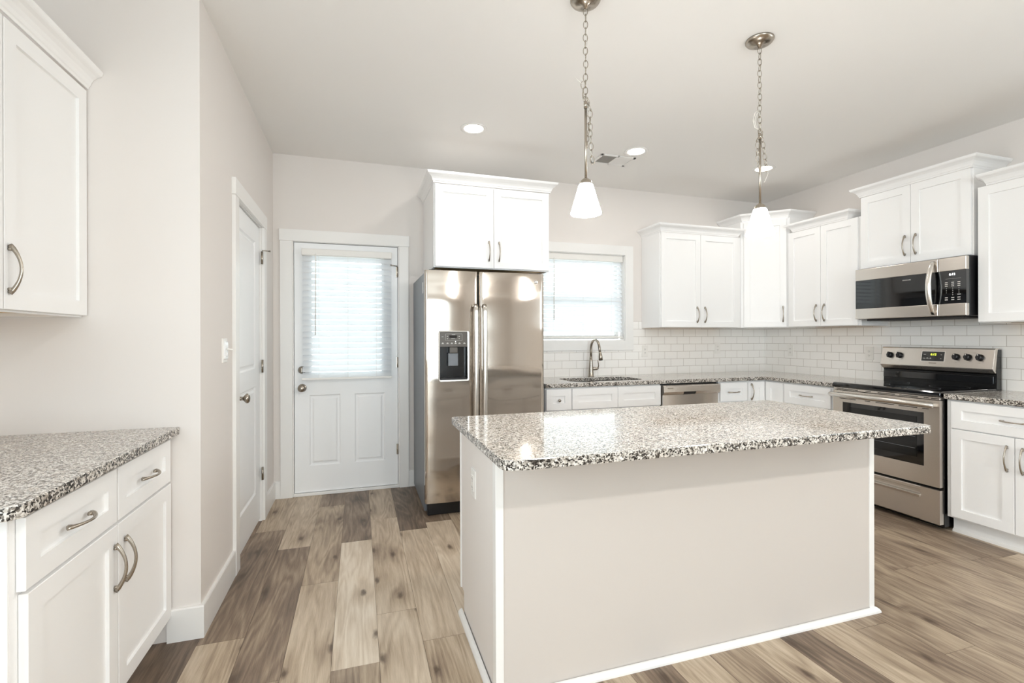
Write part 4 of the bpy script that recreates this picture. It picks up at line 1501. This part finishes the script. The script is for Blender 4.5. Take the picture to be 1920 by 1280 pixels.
# ---------------------------------------------------------------- blinds
def blind(name, label, loc, w, ztop, zbot, pitch, rail_h, yc, wand_x, wand_z, n_stack=0, tilt=56):
    t = empty(name, loc)
    tag(t, label, 'blind')
    z0, z1 = zbot, ztop
    MB().box(0, w, yc - 0.028, yc + 0.022, z1 - rail_h, z1).obj('headrail', 'whiteplastic', t, bevel=0.006)
    mb = MB()
    z = z1 - rail_h - 0.022
    a = math.radians(tilt)
    hw = 0.0245
    while z > z0 + 0.030 + n_stack * 0.006:
        # slightly cupped slat; room side edge down
        pr = []
        for s in (-1, -0.5, 0, 0.5, 1):
            u = s * hw; c_ = 0.0022 * (1 - s * s)
            pr.append((yc + u * math.cos(a) - c_ * math.sin(a), z + u * math.sin(a) + c_ * math.cos(a)))
        th = 0.0014
        loop = pr + [(y_, z_ - th) for y_, z_ in reversed(pr)]
        mb.xprism(loop, 0.004, w - 0.004)
        z -= pitch
    for k in range(n_stack):
        zz = z0 + 0.022 + k * 0.0055
        mb.box(0.004, w - 0.004, yc - 0.0245, yc + 0.0245, zz, zz + 0.0028)
    mb.obj('slats', 'slat', t)
    br = MB().box(0.002, w - 0.002, yc - 0.0255, yc + 0.0255, z0, z0 + 0.018).obj('bottom_rail', 'whiteplastic', t, bevel=0.003)
    cd = MB()
    for x_ in (0.13, w / 2, w - 0.13):
        cd.tube([(x_, yc - 0.0255, z0 + 0.01), (x_, yc - 0.0255, z1 - rail_h)], 0.0007, 5)
        cd.tube([(x_, yc + 0.0255, z0 + 0.01), (x_, yc + 0.0255, z1 - rail_h)], 0.0007, 5)
    cd.obj('ladder_cords', 'wire', t)
    MB().tube([(wand_x, yc - 0.034, z1 - rail_h + 0.012), (wand_x, yc - 0.037, z1 - rail_h - 0.02), (wand_x - 0.004, yc - 0.037, wand_z)], [0.003, 0.0042, 0.0042], 8).obj('tilt_wand', 'whiteplastic', t)
    return t


blind('window_blind', 'white slatted blind hanging over the glass of the back door', (-4.757, 0, 0), 0.710, 2.017, 0.950, 0.0475, 0.055, -0.030, 0.108, 1.315, n_stack=0)
blind('window_blind', 'white slatted blind inside the window above the sink', (WX0 + 0.012, 0, 0), WW - 0.024, WZ1 - 0.006, WZ0 + 0.024, 0.0438, 0.062, 0.034, 0.135, 1.46, n_stack=2)


# ---------------------------------------------------------------- pendants
def chain_mb(pts_links):
    """pts_links: list of (centre, direction, twist)"""
    mb = MB()
    for c_, d_, tw in pts_links:
        c_ = Vector(c_); d_ = Vector(d_).normalized()
        ref = Vector((1, 0, 0)) if abs(d_.x) < 0.8 else Vector((0, 1, 0))
        a_ = (ref - d_ * ref.dot(d_)).normalized()
        b_ = d_.cross(a_)
        s_ = a_ * math.cos(tw) + b_ * math.sin(tw)
        loop = []
        for k in range(14):
            q = 2 * PI * k / 14
            loop.append(c_ + d_ * (0.0175 * math.cos(q)) * (1.0 if abs(math.cos(q)) > .3 else 1.0) + s_ * (0.0095 * math.sin(q)))
        mb.tube(loop, 0.0017, 6, closed=True)
    return mb


def pendant(label, x, y, z_shade, z_rod, slack, wires):
    t = empty('pendant_light', (x, y, 0))
    tag(t, label, 'pendant light', 'pendants over the island')
    MB().lathe([(0.066, H - 0.0005), (0.066, H - 0.006), (0.060, H - 0.014), (0.040, H - 0.024), (0.014, H - 0.028), (0.008, H - 0.040), (0.002, H - 0.042)], seg=36).obj('canopy', 'nickel', t)
    L_ = []
    z = H - 0.052; k = 0
    while z > z_rod + 0.012:
        L_.append(((0.001 * math.sin(k), 0, z), (0.04 * math.sin(k * 1.7), 0, -1), (k % 2) * PI / 2 + 0.35))
        z -= 0.029; k += 1
    chain_mb(L_).obj('chain', 'nickel', t)
    # spare chain bunched beside the rod
    S = []
    for path in slack:
        P_ = [Vector(p) for p in path]
        seglen = [(P_[i + 1] - P_[i]).length for i in range(len(P_) - 1)]
        tot = sum(seglen); n = max(2, int(tot / 0.028)); 
        for j in range(n + 1):
            d = tot * j / n; i = 0
            while i < len(seglen) - 1 and d > seglen[i]:
                d -= seglen[i]; i += 1
            dr_ = (P_[i + 1] - P_[i]).normalized()
            S.append((P_[i] + dr_ * d, dr_, (j % 2) * PI / 2 + 0.3))
    chain_mb(S).obj('spare_chain', 'nickel', t)
    w = MB()
    for path in wires: w.tube(path, 0.0014, 6)
    w.obj('supply_wires', 'wire', t)
    loop = [(0.011 * math.cos(q), 0, z_rod + 0.010 + 0.011 * math.sin(q)) for q in arc(0, 2 * PI * 15 / 16, 16)]
    MB().tube(loop, 0.0022, 8, closed=True).lathe([(0.0085, z_rod - 0.030), (0.0085, z_rod - 0.004), (0.004, z_rod)], seg=16).obj('loop', 'nickel', t)
    MB().tube([(0, 0, z_rod - 0.01), (0, 0, z_shade + 0.145)], 0.0058, 14).obj('rod', 'nickel', t)
    MB().lathe([(0.007, z_shade + 0.160), (0.012, z_shade + 0.156), (0.022, z_shade + 0.148), (0.028, z_shade + 0.136), (0.030, z_shade + 0.126)], seg=28).obj('shade_cap', 'nickel', t)
    MB().lathe([(0.027, z_shade + 0.134), (0.031, z_shade + 0.128), (0.036, z_shade + 0.112), (0.048, z_shade + 0.070), (0.060, z_shade + 0.030), (0.068, z_shade + 0.004),
                (0.066, z_shade), (0.062, z_shade + 0.004), (0.055, z_shade + 0.030), (0.043, z_shade + 0.070), (0.030, z_shade + 0.110)], seg=40, cap=False).obj('glass_shade', 'shade', t)
    MB().lathe([(0.004, z_shade + 0.032), (0.018, z_shade + 0.036), (0.026, z_shade + 0.052), (0.024, z_shade + 0.072), (0.014, z_shade + 0.092), (0.013, z_shade + 0.115)], seg=20).obj('bulb', 'lens', t)
    d = bpy.data.lights.new('pendant_bulb', 'POINT')
    d.energy = 5; d.color = WARM; d.shadow_soft_size = 0.045
    lo = bpy.data.objects.new('pendant_bulb', d); COL.objects.link(lo)
    lo.parent = t; lo.location = (0, 0, z_shade - 0.03)
    return t


pendant('left pendant light with a white glass shade, nearer the refrigerator', -3.363, -2.345, 1.833, 2.330,
        [[(0.006, 0, 2.33), (0.022, 0, 2.30), (0.024, 0.004, 2.21), (0.008, 0.006, 2.17), (0.006, 0, 2.14)],
         [(0.010, 0, 2.25), (0.022, -.004, 2.17), (0.026, -.004, 2.09), (0.032, 0, 2.075)],
         [(-0.012, 0, 2.40), (-0.013, 0, 2.35), (0, 0, 2.335)]],
        [[(0.004, 0, 2.40), (-0.018, 0, 2.405), (-0.048, 0, 2.424)], [(0.002, 0, 2.405), (-0.010, 0, 2.415), (-0.022, 0, 2.428)],
         [(0.006, 0.004, 2.74), (0.012, 0.004, 2.6), (0.003, 0.004, 2.5), (0.006, 0.004, 2.34)],
         [(0.014, 0, 2.33), (0.026, .003, 2.23), (0.024, 0, 2.12), (0.034, 0, 2.06), (0.022, 0, 2.10), (0.018, 0, 2.2), (0.010, 0, 2.32)]])
pendant('right pendant light with a white glass shade, nearer the range', -2.400, -2.345, 1.800, 2.310,
        [[(0.004, 0, 2.31), (-0.014, 0, 2.28), (-0.016, 0, 2.20), (-0.008, 0, 2.15)],
         [(0.004, 0, 2.31), (0.018, 0, 2.27), (0.032, 0, 2.19), (0.040, 0, 2.14)]],
        [[(0.0, 0, 2.43), (-0.030, 0, 2.41), (-0.042, 0, 2.37), (-0.032, 0, 2.335), (-0.004, 0, 2.33)],
         [(0.0, 0, 2.42), (-0.022, 0, 2.40), (-0.032, 0, 2.37), (-0.022, 0, 2.335), (-0.004, 0, 2.325)],
         [(0.006, 0.004, 2.74), (0.014, 0.004, 2.6), (0.004, 0.004, 2.5), (0.006, 0.004, 2.33)],
         [(0.040, 0, 2.14), (0.052, 0, 2.115), (0.030, 0, 2.07), (0.022, 0, 2.068)]])


# ---------------------------------------------------------------- recessed lights
def can(label, x, y, power, group='recessed ceiling lights'):
    t = empty('recessed_light', (x, y, H))
    tag(t, label, 'ceiling light', group)
    MB().lathe([(0.068, -0.0005), (0.092, -0.0005), (0.095, -0.003), (0.090, -0.006), (0.070, -0.004), (0.066, -0.0015)], seg=40, cap=False).obj('trim_ring', 'trim', t)
    MB().lathe([(0.069, -0.0012), (0.067, -0.0030), (0.001, -0.0042)], seg=36).obj('lens', 'lens', t)
    l = area_light('recessed_lamp', (0, 0, -0.012), (0, 0, 0), 0.13, 0.13, power, WARM, 'DISK')
    l.parent = t
    return t


can('recessed ceiling light nearest the refrigerator cabinet', -3.535, -0.925, 2.6)
can('recessed ceiling light beside the air vent', -2.200, -0.900, 2.6)
can('recessed ceiling light behind the right pendant', -0.905, -0.890, 2.0)
can('recessed ceiling light over the room behind the camera, left', -3.6, -5.1, 18)
can('recessed ceiling light over the room behind the camera, right', -1.6, -5.1, 18)

# ---------------------------------------------------------------- ceiling vent
t = empty('ceiling_vent', (-2.282, -0.682, H))
tag(t, 'white rectangular air return vent in the ceiling', 'vent')
mb = MB()
w_, d_ = 0.158, 0.098
mb.box(-w_, w_, -d_, -d_ + 0.022, -0.007, -0.0005); mb.box(-w_, w_, d_ - 0.022, d_, -0.007, -0.0005)
mb.box(-w_, -w_ + 0.022, -d_, d_, -0.007, -0.0005); mb.box(w_ - 0.022, w_, -d_, d_, -0.007, -0.0005)
mb.box(-0.006, 0.006, -d_, d_, -0.007, -0.0005)
mb.obj('frame', 'trim', t, bevel=0.001, seg=1)
MB().box(-w_ + 0.02, w_ - 0.02, -d_ + 0.02, d_ - 0.02, -0.0015, -0.0006).obj('filter', 'ventback', t)
mb = MB()
for side in (-1, 1):
    xs0 = -w_ + 0.022 if side < 0 else 0.006
    for k in range(13):
        x_ = xs0 + 0.005 + k * 0.0098
        tl = 0.004 * side
        mb.add([(x_ - 0.001 + tl, -d_ + .022, -0.0065), (x_ + 0.001 + tl, -d_ + .022, -0.0065), (x_ + 0.001 - tl, -d_ + .022, -0.0018), (x_ - 0.001 - tl, -d_ + .022, -0.0018),
                (x_ - 0.001 + tl, d_ - .022, -0.0065), (x_ + 0.001 + tl, d_ - .022, -0.0065), (x_ + 0.001 - tl, d_ - .022, -0.0018), (x_ - 0.001 - tl, d_ - .022, -0.0018)],
               [(0, 1, 2, 3), (7, 6, 5, 4), (0, 4, 5, 1), (1, 5, 6, 2), (2, 6, 7, 3), (3, 7, 4, 0)])
mb.obj('louvres', 'trim', t)
